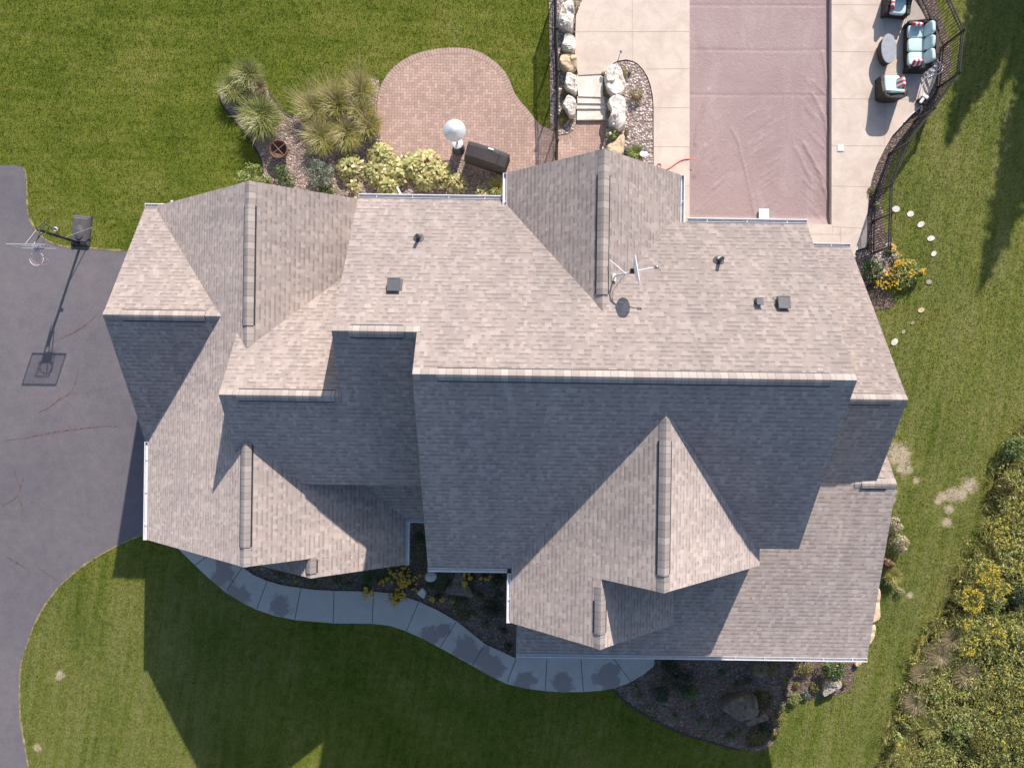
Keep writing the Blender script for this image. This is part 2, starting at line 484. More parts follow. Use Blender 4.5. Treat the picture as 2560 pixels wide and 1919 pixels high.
# gutters: open white channels with hanger straps
def gutter(p0, p1, out):
    p0, p1 = Vector(p0), Vector(p1); out = Vector((out[0], out[1], 0)); d = (p1 - p0); L = d.length; d.normalize()
    mb = MB(); ang = math.atan2(d.y, d.x); mid = (p0 + p1) / 2
    w = .115
    mb.box(mid + out * .006, (L, .012, .10), ang); mb.box(mid + out * (w - .006), (L, .014, .10), ang)
    mb.box(mid + out * (w - .012) + Vector((0, 0, .055)), (L, .026, .012), ang)
    mb.box(mid + out * w / 2 + Vector((0, 0, -.034)), (L - .004, w - .026, .008), ang)
    for e in (p0 + d * .006, p1 - d * .006): mb.box(e + out * w / 2, (.012, w - .004, .104), ang)
    k = max(1, int(L / 0.9))
    for i in range(k): mb.box(p0 + d * L * (i + .5) / k + out * w / 2 + Vector((0, 0, .04)), (.025, w - .02, .008), ang)
    return mb.build("gutter", M['white'], house)
g = .03
zs = lambda y: ZE - .75 * YE + .75 * y
zn = lambda y: ZE + .75 * YE - .75 * y
gutter((-4.55, 5.37, zn(5.36) - g), (-.34, 5.37, zn(5.36) - g), (0, 1))
gutter((4.93, 4.69, zn(4.68) - g), (8.35, 4.69, zn(4.68) - g), (0, 1))
gutter((8.6, 4.70, 6.274 - .78 * 4.69 - g), (11.17, 4.70, 6.274 - .78 * 4.69 - g), (0, 1))
gutter((-.23, 4.5, ZK - .96 * 2.53 - g), (-.23, 6.10, ZK - .96 * 2.53 - g), (-1, 0))
gutter((4.80, 4.6, ZK - .96 * 2.48 - g), (4.80, 6.10, ZK - .96 * 2.48 - g), (1, 0))
gutter((-2.42, -5.48, zs(-5.47) - g), (-.07, -5.48, zs(-5.47) - g), (0, -1))
gutter((.05, -5.61, ZC - .93 * 3.81 - g), (.05, -7.05, ZC - .93 * 3.81 - g), (-1, 0))
gutter((.26, -8.83, 5.573 - .303 * 8.82 - g), (11.78, -8.83, 5.573 - .303 * 8.82 - g), (0, -1))
gutter((-11.84, -5.25, ZF - .81 * 4.37 - g), (-11.84, -2.05, ZF - .81 * 4.37 - g), (-1, 0))
gutter((-11.99, -2.10, 5.70 - .71 * 3.95 - g), (-11.85, -2.10, 5.70 - .71 * 3.95 - g), (0, -1))
gutter((-11.99, 5.57, 5.70 - .68 * 3.7 - g), (-11.1, 5.57, 5.70 - .68 * 3.7 - g), (0, 1))
gutter((-3.33, -4.48, 3.53 - g), (-3.33, -5.83, 3.53 - g), (1, 0))
gutter((-3.33, -4.36, 3.53 - g), (-2.5, -4.36, 3.53 - g), (0, -1))

# roof hardware
def boxvent(u, v, z, s=1.0):
    p = P(u, v, z); mb = MB()
    rot = Matrix.Rotation(math.atan(.45), 3, 'X').inverted()
    mb.box(p + Vector((0, 0, .0)), (.42 * s, .42 * s, .03), rot=Matrix.Rotation(-math.atan(.75), 3, 'X'))
    mb.box(p + Vector((0, .02, .1)), (.30 * s, .30 * s, .2), mi=0, taper=.92)
    mb.box(p + Vector((0, -.015, .215)), (.34 * s, .36 * s, .03), rot=Matrix.Rotation(-.22, 3, 'X'), mi=0)
    mb.build("roof_vent", M['ventblk'], house)
def pz(u, v):      # height of the rear main slope under a pixel
    k = 1 / F; dy = (v - 959.5) - TH * (u - 1280)
    a = ZE + .75 * YE; z = 7.0
    for _ in range(30): z = a - .75 * (-dy * (H - z) * k)
    return z
boxvent(987, 712, pz(987, 712)); boxvent(1954, 756, pz(1954, 756), .92); boxvent(1894, 754, pz(1894, 754), .5)
for (ub, vb, ut, vt) in ((1047, 596, 1045, 584), (1796, 652, 1812, 637)):
    z = pz(ub, vb); p = P(ub, vb, z); mb = MB()
    mb.lathe(p, [(.16, -.05), (.15, .03), (.09, .06), (.06, .12), (.055, .13)], 16, 0, Matrix.Rotation(-.5, 3, 'X'))
    q = P(ut, vt, z + .55); q.z = z + .5
    mb.tube([p, (p.x, p.y, z + .44)], .05, 12, 1)
    mb.build("vent_pipe", [M['ventblk'], M['dark']], house)

# windows and doors in the walls
def window(c, w, h, nrm):
    n = Vector(nrm); t = Vector((-n.y, n.x, 0)); c = Vector(c); ang = math.atan2(t.y, t.x); fr = MB()
    for s in (-1, 1):
        fr.box(c + t * s * (w / 2) + n * .03, (.1, .09, h + .1), ang)
        fr.box(c + Vector((0, 0, s * h / 2)) + n * .03, (w - .1, .09, .1), ang)
    o = fr.build("window", M['white'], house)
    pn = MB(); pn.box(c + n * .012, (w - .1, .03, h - .1), ang); pn.build("pane", M['glass'], o)
window((2.3, 5.8, 4.3), 1.8, 1.5, (0, 1)+(0,)); window((2.3, 5.8, 1.2), 2.2, 1.9, (0, 1, 0)); window((-2.6, 4.98, 3.9), 1.3, 1.4, (0, 1, 0))
window((-2.6, 4.98, 1.0), 1.6, 1.4, (0, 1, 0)); window((-7.5, 5.28, 1.6), 1.4, 1.4, (0, 1, 0)); window((1.9, -6.73, 1.4), 1.6, 1.6, (0, -1, 0))
window((-1.2, -4.98, 4.2), 1.3, 1.3, (0, -1, 0)); window((-1.2, -4.98, 1.2), 1.4, 1.5, (0, -1, 0)); window((-6.0, -5.51, 1.2), 1.5, 1.4, (0, -1, 0))
window((10.85, 2.0, 1.2), 1.4, 1.5, (1, 0, 0))
for y in (-3.6, 1.0):
    mb = MB(); x = -11.51 if y < -2 else -11.74; mb.box((x - .02, y, GZ + 1.12), (.06, 2.7 if y < -2 else 3.6, 2.24))
    for k in range(4): mb.box((x - .055, y, GZ + .3 + k * .56), (.02, 2.5 if y < -2 else 3.4, .42))
    mb.build("garage_door", M['white'], house)
# ------------------------------------------------------------------ ground materials
DIRT = [(2245, 1135, .5), (2262, 1165, .36), (2385, 1235, .34), (2425, 1212, .32), (2405, 1235, .25), (2372, 1272, .2), (2368, 1305, .2), (2355, 1240, .2), (2230, 1250, .16), (2290, 1200, .14), (2238, 1228, .12),
        (148, 1688, .2), (93, 1868, .16), (276, 1825, .0), (2275, 1487, .14), (2345, 1250, .16)]
def grass_color(t, p, island=False):
    n1 = t.noise(p, 0.30, 4, 0.6); n2 = t.noise(p, 3.2, 4, 0.7)
    sp = t.n("SeparateXYZ", p); north = t.math('MULTIPLY', t.n("MapRange", sp.outputs[1], 2.0, 6.0).outputs[0], t.n("MapRange", sp.outputs[0], 11.0, 7.0).outputs[0])
    s1 = t.noise(t.scale(p, (.35, 4.0, 1.0)), 1.0, 3, 0.6, dist=.5); s2 = t.noise(t.n("VectorMath", t.n("Mapping", ins={'Vector': p, 'Rotation': (0, 0, .16)}).outputs[0], (4.0, .3, 1.0), operation='MULTIPLY').outputs[0], 1.0, 3, 0.6, dist=.4)
    n3 = t.math('ADD', t.math('MULTIPLY', s1, north), t.math('MULTIPLY', s2, t.math('SUBTRACT', 1.0, north)))
    a = t.math('ADD', t.math('MULTIPLY', n1, .42), t.math('ADD', t.math('MULTIPLY', n2, .34), t.math('MULTIPLY', n3, .24)))
    c = t.ramp(a, [(.38, (.070, .104, .012)), (.46, (.107, .141, .019)), (.54, (.148, .170, .031)), (.64, (.205, .205, .062))])
    sx = t.n("MapRange", sp.outputs[0], 7.0, 12.5); sy = t.n("MapRange", sp.outputs[1], -5.5, -10.0)
    dry = t.math('MULTIPLY', t.math('MAXIMUM', sx.outputs[0], t.math('MULTIPLY', sy.outputs[0], t.n("MapRange", sp.outputs[0], -9.0, -12.5).outputs[0])), t.ramp(s2, [(.3, .10), (.7, .52)]))  # dry grass tone, bounded so the shaded front lawn keeps a darker colour
    c = t.mix(dry, c, (.215, .215, .098))
    if island:
        r = t.rnd()
        c = t.mix(.75, c, t.ramp(r, [(0, (.62, .68, .6)), (.5, (.97, 1, .95)), (.88, (1.25, 1.22, 1.15)), (1, (1.65, 1.45, 1.5))]), 'MULTIPLY')
    return c
def m_lawn():
    t = NT("lawn"); p = t.pos()
    c = grass_color(t, p)
    c = t.mix(.7, c, t.ramp(t.noise(p, 26, 4, .75), [(.3, (.5, .5, .45)), (.7, (1.35, 1.35, 1.2))]), 'MULTIPLY')
    tot = None; sep = t.n("SeparateXYZ", p)
    for (u, v, r) in DIRT:
        if r <= 0: continue
        q = P(u, v); d = t.n("VectorMath", p, tuple(q), operation='DISTANCE').outputs['Value']
        m = t.math('SUBTRACT', 1.0, t.math('DIVIDE', d, r * 1.5), clamp=True)
        tot = m if tot is None else t.math('MAXIMUM', tot, m)
    wob = t.math('ADD', tot, t.math('MULTIPLY', t.math('SUBTRACT', t.noise(p, 4.5, 5, .7), .5), 1.1))
    k = t.math('MULTIPLY', t.math('GREATER_THAN', tot, 0.01), t.ramp(wob, [(.25, 0), (.6, .75)]))
    c = t.mix(k, c, t.ramp(t.noise(p, 20, 4), [(.3, (.38, .30, .22)), (.7, (.56, .46, .36))]))
    t.col(c, .95, .1)
    t.bump(t.math('ADD', t.noise(p, 24, 4, .7), t.noise(p, 5, 3)), .8, .05); return t.mat
def m_blade():
    t = NT("grass_blade"); p = t.pos(); c = grass_color(t, p, True)
    d = t.n("BsdfDiffuse", c); tr = t.n("BsdfTranslucent", c); mx = t.n("MixShader", .3, d.outputs[0], tr.outputs[0])
    t.t.links.new(mx.outputs[0], t.out.inputs[0]); return t.mat
def m_asphalt():
    t = NT("asphalt"); p = t.pos()
    c = t.ramp(t.noise(p, .22, 4, .6), [(.3, (.118, .113, .130)), (.7, (.158, .146, .158))])
    c = t.mix(.8, c, t.ramp(t.noise(p, 55, 3, .8), [(.3, (.55, .55, .55)), (.52, (1, 1, 1)), (.72, (1.55, 1.5, 1.5))]), 'MULTIPLY')
    c = t.mix(.5, c, t.ramp(t.noise(p, 3, 4, .6), [(.3, (.78, .78, .80)), (.7, (1.16, 1.13, 1.1))]), 'MULTIPLY')
    c = t.mix(t.ramp(t.noise(p, .8, 3, .5), [(.70, 0), (.76, .5)]), c, (.06, .056, .06))
    t.col(c, .85, .25); t.bump(t.noise(p, 70, 3, .8), .5, .012); return t.mat
def m_conc(name, c0, c1, sc=1.2, rough=.85, fine=.35, warm=None):
    t = NT(name); p = t.pos()
    c = t.ramp(t.noise(p, sc, 5, .65, dist=.6), [(.3, c0), (.7, c1)])
    if warm: c = t.mix(t.ramp(t.noise(p, .7, 4, .7), [(.52, 0), (.75, .55)]), c, warm)
    c = t.mix(fine, c, t.ramp(t.noise(p, 40, 4, .7), [(.3, (.6, .6, .6)), (.7, (1.3, 1.3, 1.3))]), 'MULTIPLY')
    t.col(c, rough, .2); t.bump(t.noise(p, 18, 5, .7), .4, .015); return t, c
def m_walk(stains):
    t, c = m_conc("walk_concrete", (.41, .385, .36), (.48, .45, .42), 1.5)
    p0 = t.pos(); p = t.n("VectorMath", p0, t.n("VectorMath", t.n("TexNoise", ins={'Vector': p0, 'Scale': 2.6, 'Detail': 5.0}).outputs[1], (.55, .55, 0), operation='MULTIPLY').outputs[0], operation='ADD').outputs[0]; p = t.n("VectorMath", p, (.275, .275, 0), operation='SUBTRACT').outputs[0]; tot = None
    for (u, v, r) in stains:
        d = t.n("VectorMath", p, tuple(P(u, v, GZ)), operation='DISTANCE').outputs['Value']
        m = t.math('SUBTRACT', 1.0, t.math('DIVIDE', d, r * 1.35), clamp=True); tot = m if tot is None else t.math('MAXIMUM', tot, m)
    w = t.math('ADD', tot, t.math('MULTIPLY', t.math('SUBTRACT', t.noise(p, 3.0, 5, .65), .5), 1.0))
    k = t.math('MULTIPLY', t.math('GREATER_THAN', tot, .01), t.ramp(w, [(.22, 0), (.38, .85)]))
    t.col(t.mix(k, c, (.245, .212, .20)), .8, .25); return t.mat
def m_paver():
    t = NT("paver"); p = t.pos(); S = .105
    sep = t.n("SeparateXYZ", t.n("VectorMath", t.n("VectorMath", p, (40, 40, 0), operation='ADD').outputs[0], (1 / S, 1 / S, 1), operation='MULTIPLY').outputs[0])
    i, j = t.math('FLOOR', sep.outputs[0]), t.math('FLOOR', sep.outputs[1]); fx, fy = t.math('FRACT', sep.outputs[0]), t.math('FRACT', sep.outputs[1])
    m = t.math('MODULO', t.math('ADD', t.math('SUBTRACT', i, j), 4000.0), 4.0); m = t.math('ROUND', m)
    eq = lambda k: t.math('COMPARE', m, float(k), .1)
    is1, is2 = eq(1), eq(2)
    idv = t.n("CombineXYZ", t.math('SUBTRACT', i, is1), t.math('SUBTRACT', j, is2), 0.0).outputs[0]
    r = t.n("TexWhiteNoise", ins={'Vector': idv}, noise_dimensions='2D').outputs[0]
    c = t.ramp(r, [(0, (.345, .25, .21)), (.5, (.40, .29, .245)), (1, (.455, .335, .285))])
    c = t.mix(.7, c, t.ramp(t.noise(p, .6, 4, .6), [(.3, (.82, .8, .8)), (.7, (1.12, 1.1, 1.08))]), 'MULTIPLY')
    c = t.mix(.4, c, t.ramp(t.noise(p, 45, 4, .7), [(.3, (.65, .65, .65)), (.7, (1.3, 1.3, 1.3))]), 'MULTIPLY')
    w = .10
    lx = t.math('MULTIPLY', t.math('LESS_THAN', fx, w), t.math('SUBTRACT', 1.0, is1))
    ly = t.math('MULTIPLY', t.math('LESS_THAN', fy, w), t.math('SUBTRACT', 1.0, is2))
    ln = t.math('MAXIMUM', lx, ly)
    t.col(t.mix(t.math('MULTIPLY', ln, .62), c, (.10, .07, .06)), .85, .2)
    t.bump(t.math('SUBTRACT', t.math('MULTIPLY', t.noise(p, 30, 3), .3), ln), .5, .012); return t.mat
def m_rock(name, stops, sc=22, bump=.05):
    t = NT(name); p = t.pos()
    vo = t.n("TexVoronoi", ins={'Vector': p, 'Scale': sc}); r = t.n("SeparateColor", vo.outputs[1]).outputs[0]
    c = t.ramp(r, stops)
    c = t.mix(t.ramp(vo.outputs[0], [(.3, 0), (.62, .8)]), c, tuple(x * .7 for x in stops[0][1]))
    t.col(c, .85, .2); t.bump(t.math('SUBTRACT', 1.0, vo.outputs[0]), .9, bump); return t.mat
def m_mulch(name, a, b, c3):
    t = NT(name); p = t.pos()
    vo = t.n("TexVoronoi", ins={'Vector': t.scale(p, (1, 1.8, 1)), 'Scale': 17.0}); r = t.n("SeparateColor", vo.outputs[1]).outputs[0]
    c = t.ramp(r, [(0, a), (.55, b), (.9, c3), (1, tuple(min(.8, x * 1.5) for x in c3))])
    c = t.mix(.8, c, t.ramp(t.noise(p, 30, 4, .8), [(.3, (.45, .45, .45)), (.7, (1.4, 1.4, 1.4))]), 'MULTIPLY')
    c = t.mix(.6, c, t.ramp(t.noise(p, 1.2, 4, .6), [(.3, (.75, .75, .75)), (.7, (1.2, 1.2, 1.2))]), 'MULTIPLY')
    t.col(c, .95, .1); t.bump(t.math('ADD', vo.outputs[0], t.noise(p, 30, 3)), 1.0, .05); return t.mat
M['lawn'] = m_lawn(); M['blade'] = m_blade(); M['asphalt'] = m_asphalt(); M['paver'] = m_paver()
M['deck'] = m_conc("deck_concrete", (.48, .41, .35), (.60, .525, .455), 1.6, .8, .5, (.45, .335, .28))[0].mat
M['joint'] = m_plain("joint", (.36, .30, .265), .9)
M['stone'] = m_conc("pale_stone", (.50, .46, .41), (.74, .70, .64), 2.6, .9, .6)[0].mat
M['greystone'] = m_conc("grey_stone", (.105, .085, .06), (.235, .20, .155), 4.0, .9, .8)[0].mat
M['midstone'] = m_conc("mid_stone", (.24, .21, .17), (.42, .38, .32), 3.2, .9, .7)[0].mat
M['tanstone'] = m_conc("tan_stone", (.46, .36, .24), (.60, .48, .33), 2.6, .9, .6)[0].mat
M['river'] = m_rock("river_rock", [(0, (.22, .17, .16)), (.3, (.40, .31, .28)), (.65, (.54, .47, .43)), (1, (.74, .68, .63))], 13, .05)
M['brownrock'] = m_rock("brown_gravel", [(0, (.10, .075, .065)), (.5, (.21, .155, .13)), (.85, (.30, .23, .20)), (1, (.55, .50, .46))], 24, .05)
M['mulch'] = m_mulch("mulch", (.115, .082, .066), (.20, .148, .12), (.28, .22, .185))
M['mulch_pale'] = m_mulch("pale_mulch", (.20, .15, .13), (.36, .275, .24), (.52, .43, .38))
M['edging'] = m_plain("edging", (.03, .03, .03), .7)

# ------------------------------------------------------------------ ground sheets
def sheet(name, poly, z, mat, extra=None, label=None, side=None, z0=None, mats=None):
    mb = MB(); mb.prism(poly, GZ - .06 if z0 is None else z0, z)
    if extra: extra(mb)
    o = drape(mb.build(name, mats or [mat])); o['kind'] = 'structure'
    return o
mb = MB(); S = 220
mb.add([(-S, -S, GZ), (S, -S, GZ), (S, S, GZ), (-S, S, GZ)], [(0, 1, 2, 3)])
drape(mb.build("lawn", M['lawn']))['kind'] = 'structure'

drive_px = [(-1400, 413), (0, 413), (40, 413), (59, 418), (67, 440), (68, 480), (68, 520), (74, 545), (85, 568), (100, 588), (120, 603), (152, 615), (190, 619), (234, 620), (272, 625), (330, 626),
            (560, 640), (560, 1330), (400, 1320), (372, 1330), (330, 1346), (293, 1363), (250, 1387), (212, 1410), (178, 1438), (150, 1463), (123, 1497), (102, 1528), (82, 1570), (67, 1613), (57, 1642), (51, 1668), (49, 1727),
            (50, 1770), (53, 1809), (65, 1878), (73, 1925), (90, 2050), (110, 2300), (-1400, 2300)]
DRIVE = G2(drive_px)
def streaks(mb):
    for pts, w in (([(200, 912), (182, 982), (150, 995), (125, 1018), (93, 1032)], .06), ([(10, 1101), (60, 1096), (130, 1080), (210, 1070), (260, 1064), (297, 1066)], .055),
                   ([(0, 1266), (30, 1252), (45, 1238), (52, 1216), (60, 1192)], .05), ([(45, 1240), (55, 1262), (60, 1300)], .04), ([(38, 1168), (37, 1190), (52, 1214)], .03),
                   ([(130, 855), (165, 840), (205, 820), (242, 788)], .06), ([(15, 1390), (40, 1405), (68, 1420)], .05), ([(95, 1415), (115, 1432), (145, 1452)], .04)):
        q = smoothpoly(G2(pts), 2, False); n = len(q)
        mb.strip(q, [w * (0.25 + random.random()) * math.sin(math.pi * (i + .7) / (n + .4)) for i in range(n)], GZ + .009, 1)
random.seed(3)
sheet("driveway", DRIVE, GZ + .004, M['asphalt'], streaks, mats=[M['asphalt'], m_plain("dried_dirt", (.135, .095, .085), .95, .1, 0, .5, 14)])

walk_out = [(440, 1330), (440, 1362), (456, 1379), (488, 1410), (527, 1447), (566, 1479), (604, 1503), (643, 1522), (690, 1538), (739, 1548), (834, 1556), (931, 1557), (975, 1562), (1017, 1576), (1058, 1595), (1100, 1617), (1181, 1662), (1225, 1687), (1267, 1707), (1315, 1719), (1365, 1725), (1410, 1728), (1458, 1727), (1500, 1724), (1539, 1717), (1575, 1703), (1608, 1684), (1634, 1662), (1640, 1600)]
walk_in = [(1300, 1600), (1289, 1643), (1213, 1608), (1142, 1551), (1095, 1524), (1047, 1502), (1010, 1489), (975, 1481), (934, 1477), (836, 1475), (792, 1473), (751, 1468), (706, 1461), (667, 1450), (634, 1435), (606, 1416), (575, 1390), (560, 1340)]
WALK = G2(walk_out + walk_in)
def wjoints(mb):
    for a, b in (((488, 1412), (525, 1385)), ((566, 1477), (607, 1417)), ((643, 1520), (669, 1451)), ((738, 1547), (753, 1469)), ((834, 1555), (836, 1476)), ((931, 1556), (935, 1478)), ((1017, 1574), (1047, 1504)), ((1101, 1615), (1141, 1552)), ((1181, 1660), (1212, 1609)), ((1267, 1705), (1290, 1645)), ((1363, 1724), (1367, 1645)), ((1458, 1726), (1452, 1645)), ((1577, 1702), (1532, 1642))):
        mb.strip(G2([a, b]), .022, GZ + .064, 1)
WST = [(558, 1437, .42), (595, 1490, .5), (700, 1515, .45), (590, 1520, .3), (1075, 1585, .40), (1110, 1575, .3), (1165, 1622, .55), (1230, 1668, .5), (1205, 1640, .45), (1313, 1700, .42), (1405, 1705, .42), (1517, 1690, .5), (1530, 1675, .35), (560, 1408, .3)]
M['walk'] = m_walk(WST)
sheet("walkway", WALK, GZ + .06, M['walk'], wjoints, mats=[M['walk'], m_plain("walk_joint", (.07, .068, .07), .9)])

bed_front = G2([(560, 1360), (575, 1392), (606, 1416), (634, 1435), (667, 1450), (706, 1461), (753, 1469), (834, 1475), (934, 1477), (975, 1481), (1047, 1502), (1095, 1524), (1142, 1551), (1213, 1608), (1289, 1643), (1420, 1640), (1420, 1400), (1300, 1300), (1000, 1250), (600, 1330)])
sheet("planting_bed", bed_front, GZ + .012, M['mulch'])
bed_right = G2([(1440, 1600), (1534, 1722), (1572, 1760), (1610, 1783), (1645, 1804), (1717, 1836), (1789, 1856), (1847, 1872), (1901, 1878), (1930, 1862), (1945, 1830), (1952, 1807), (1956, 1768), (1978, 1756), (2006, 1750), (2057, 1741), (2085, 1736), (2111, 1731), (2129, 1717), (2137, 1674), (2151, 1648), (2175, 1560), (2168, 1480), (2100, 1480)])
bed_right = smoothpoly(bed_right, 1)
sheet("planting_bed", bed_right, GZ + .0125, M['mulch'])
bed_rear = G2([(548, 236), (556, 262), (572, 283), (590, 305), (609, 326), (625, 348), (637, 369), (648, 388), (656, 406), (660, 440), (640, 480), (620, 560), (900, 580), (1290, 560), (1290, 431), (1260, 431), (1187, 427), (1162, 398), (1111, 402), (1060, 420), (1007, 406), (981, 391), (956, 359), (941, 312), (940, 261), (952, 203), (930, 190), (862, 225), (800, 235), (771, 249), (752, 275), (735, 293), (718, 287), (703, 272), (688, 250), (674, 232), (640, 205), (600, 195), (560, 205)])
BED_REAR = smoothpoly(bed_rear, 1)
sheet("planting_bed", BED_REAR, GZ + .008, M['mulch_pale'])
mb = MB(); e = smoothpoly(G2([(548, 236), (556, 262), (572, 283), (590, 305), (609, 326), (625, 348), (637, 369), (648, 388), (656, 406), (660, 440)]), 1, False); mb.strip(e, .05, GZ + .05)
e = smoothpoly(G2([(674, 232), (688, 250), (703, 272), (718, 287), (735, 293)]), 1, False); mb.strip(e, .05, GZ + .05)
e = smoothpoly(G2([(1534, 1722), (1572, 1760), (1645, 1804), (1717, 1836), (1789, 1856), (1847, 1872)]), 1, False); mb.strip(e, .06, GZ + .05)
drape(mb.build("garden_edging", M['edging']))['kind'] = 'structure'

pav_px = [(943, 300), (941, 283), (945, 240), (953, 212), (967, 188), (985, 168), (1006, 152), (1032, 138), (1061, 129), (1090, 123), (1122, 120), (1150, 120), (1176, 123), (1202, 132), (1224, 145), (1246, 162), (1263, 181), (1275, 205), (1287, 235), (1303, 257), (1320, 275), (1337, 298), (1352, 315), (1374, 323), (1396, 336), (1420, 334), (1436, 322), (1443, 300), (1446, 285), (1520, 285), (1520, 330), (1508, 372), (1500, 460), (1260, 470), (1260, 431), (1187, 427), (1160, 400), (1111, 402), (1060, 412), (1007, 402), (981, 388), (956, 357), (947, 330)]
PAV = G2(pav_px)
def border(mb):
    arc = smoothpoly(PAV[2:36], 1, False); cl = [sum(q[0] for q in PAV) / len(PAV), sum(q[1] for q in PAV) / len(PAV)]
    inn = []
    for i, q in enumerate(arc):
        a, b = Vector(arc[max(0, i - 1)]), Vector(arc[min(len(arc) - 1, i + 1)]); t = (b - a).normalized(); inn.append((q[0] + t.y * .11, q[1] - t.x * .11))
    mb.strip(inn, .21, GZ + .024, 1)
    acc = 0
    for i in range(len(inn) - 1):
        a, b = Vector(inn[i]), Vector(inn[i + 1]); d = b - a; Ln = d.length; d.normalize(); nn = Vector((-d.y, d.x))
        while acc < Ln:
            q = a + d * acc; mb.strip([q - nn * .105, q + nn * .105], .012, GZ + .027, 2); acc += .11
        acc -= Ln
sheet("paver_patio", PAV, GZ + .02, M['paver'], border, mats=[M['paver'], m_plain("paver_border", (.37, .27, .23), .85, .2, 0, .18, 9), m_plain("paver_joint", (.16, .11, .09), .9)])

# pool deck with the pool cut out (butted pieces of one sheet)
deck = MB()
def dk(px, mi=0): deck.prism(G2(px, DZ), GZ - .1, DZ, mi)
PX0, PX1, PY1 = 1724, 2079, 561
dk([(1480, -60), (1440, 40), (1437, 145), (1446, 188), (1508, 185), (1513, 178), (1522, 168), (1533, 158), (1545, 152), (1566, 149), (1583, 153), (1595, 160), (1608, 174), (1619, 192), (1627, 215), (1632, 240), (1634, 270), (1634, 440), (1640, 560), (1724, 561), (1724, -60)])
edge_in = [(2262, -60), (2286, 0), (2303, 25), (2320, 60), (2334, 95), (2344, 130), (2346, 165), (2338, 203), (2321, 239), (2296, 271), (2261, 307), (2231, 339), (2210, 375), (2192, 412), (2180, 445), (2172, 490), (2168, 540), (2167, 617), (2140, 626)]
dk([(2079, -60)] + edge_in + [(2120, 700), (1640, 700), (1640, 561), (2079, 561)])
jz = DZ + .003
for pts in ([(1581, -60), (1581, 152)], [(1436, 80), (1724, 79)], [(1615, 173), (1724, 172)], [(1634, 270), (1724, 269)], [(1634, 367), (1724, 367)], [(1634, 465), (1724, 465)],
            [(2079, 12), (2230, 13)], [(2079, 129), (2200, 130)], [(2079, 247), (2316, 249)], [(2079, 364), (2214, 365)], [(2079, 465), (2176, 467)], [(2212, 365), (2213, 30)],
            [(2082, 567), (2166, 571)], [(2082, 564), (2082, 586), (2101, 586)], [(2082, 586), (2015, 585)], [(2101, 567), (2101, 690)]):
    deck.strip(G2(pts, jz), .014, jz, 1)
deck.build("pool_deck", [M['deck'], M['joint']])['kind'] = 'structure'
# gravel beds at deck level
bed = G2([(1515, 182), (1533, 160), (1545, 155), (1566, 152), (1583, 156), (1595, 163), (1608, 177), (1617, 194), (1625, 217), (1630, 242), (1632, 270), (1632, 440), (1500, 440), (1505, 372), (1516, 330), (1514, 260)], DZ)
mb = MB(); mb.prism(bed, GZ - .05, DZ - .02); mb.build("gravel_bed", M['river'])['kind'] = 'structure'
bed = G2([(1388, -60), (1480, -60), (1442, 40), (1440, 150), (1447, 190), (1441, 250), (1442, 300), (1436, 322), (1420, 334), (1396, 337), (1386, 330)], GZ + .05)
mb = MB(); mb.prism(bed, GZ - .05, GZ + .05); mb.build("gravel_bed", M['river'])['kind'] = 'structure'
GRAV_W = G2([(1372, -60), (1388, -60), (1386, 330), (1376, 322)])
mb = MB(); mb.prism(GRAV_W, GZ - .05, GZ + .03); mb.build("gravel_bed", M['river'])['kind'] = 'structure'
edge_out = [(2310, -60), (2335, -10), (2352, 40), (2368, 90), (2378, 130), (2380, 165), (2372, 200), (2352, 235), (2322, 275), (2290, 312), (2258, 350), (2234, 390), (2216, 440), (2206, 490), (2204, 540), (2208, 570), (2222, 590), (2237, 615), (2247, 640), (2251, 668), (2235, 700), (2120, 720), (2120, 640), (2140, 626)]
GRAV_E = G2(edge_in[:-1] + edge_out[::-1], DZ - .12)
mb = MB(); mb.prism(GRAV_E, GZ - .05, DZ - .12); mb.build("gravel_bed", M['brownrock'])['kind'] = 'structure'
cob = G2([(2138, 630), (2172, 622), (2182, 625), (2204, 628), (2222, 600), (2237, 615), (2247, 640), (2251, 668), (2235, 690), (2140, 700), (2115, 660)], DZ - .1)
mb = MB(); mb.prism(cob, GZ - .05, DZ - .1); mb.build("gravel_bed", M['river'])['kind'] = 'structure'
mb = MB(); mb.prism(G2([(2128, 700), (2190, 690), (2238, 752), (2226, 770), (2178, 778), (2120, 800)]), GZ - .05, GZ + .02); mb.build("gravel_bed", M['mulch'])['kind'] = 'structure'

mb = MB(); rg = random.Random(9)
for seq in (drive_px[3:16], drive_px[19:47]):
    q = smoothpoly(G2(seq), 2, False); mb.strip(q, [.03 + .07 * rg.random() for _ in q], GZ + .012)
o = drape(mb.build("lawn_edge", m_plain("dry_grass", (.24, .20, .10), .95, .1, 0, .45, 7))); o['kind'] = 'structure'
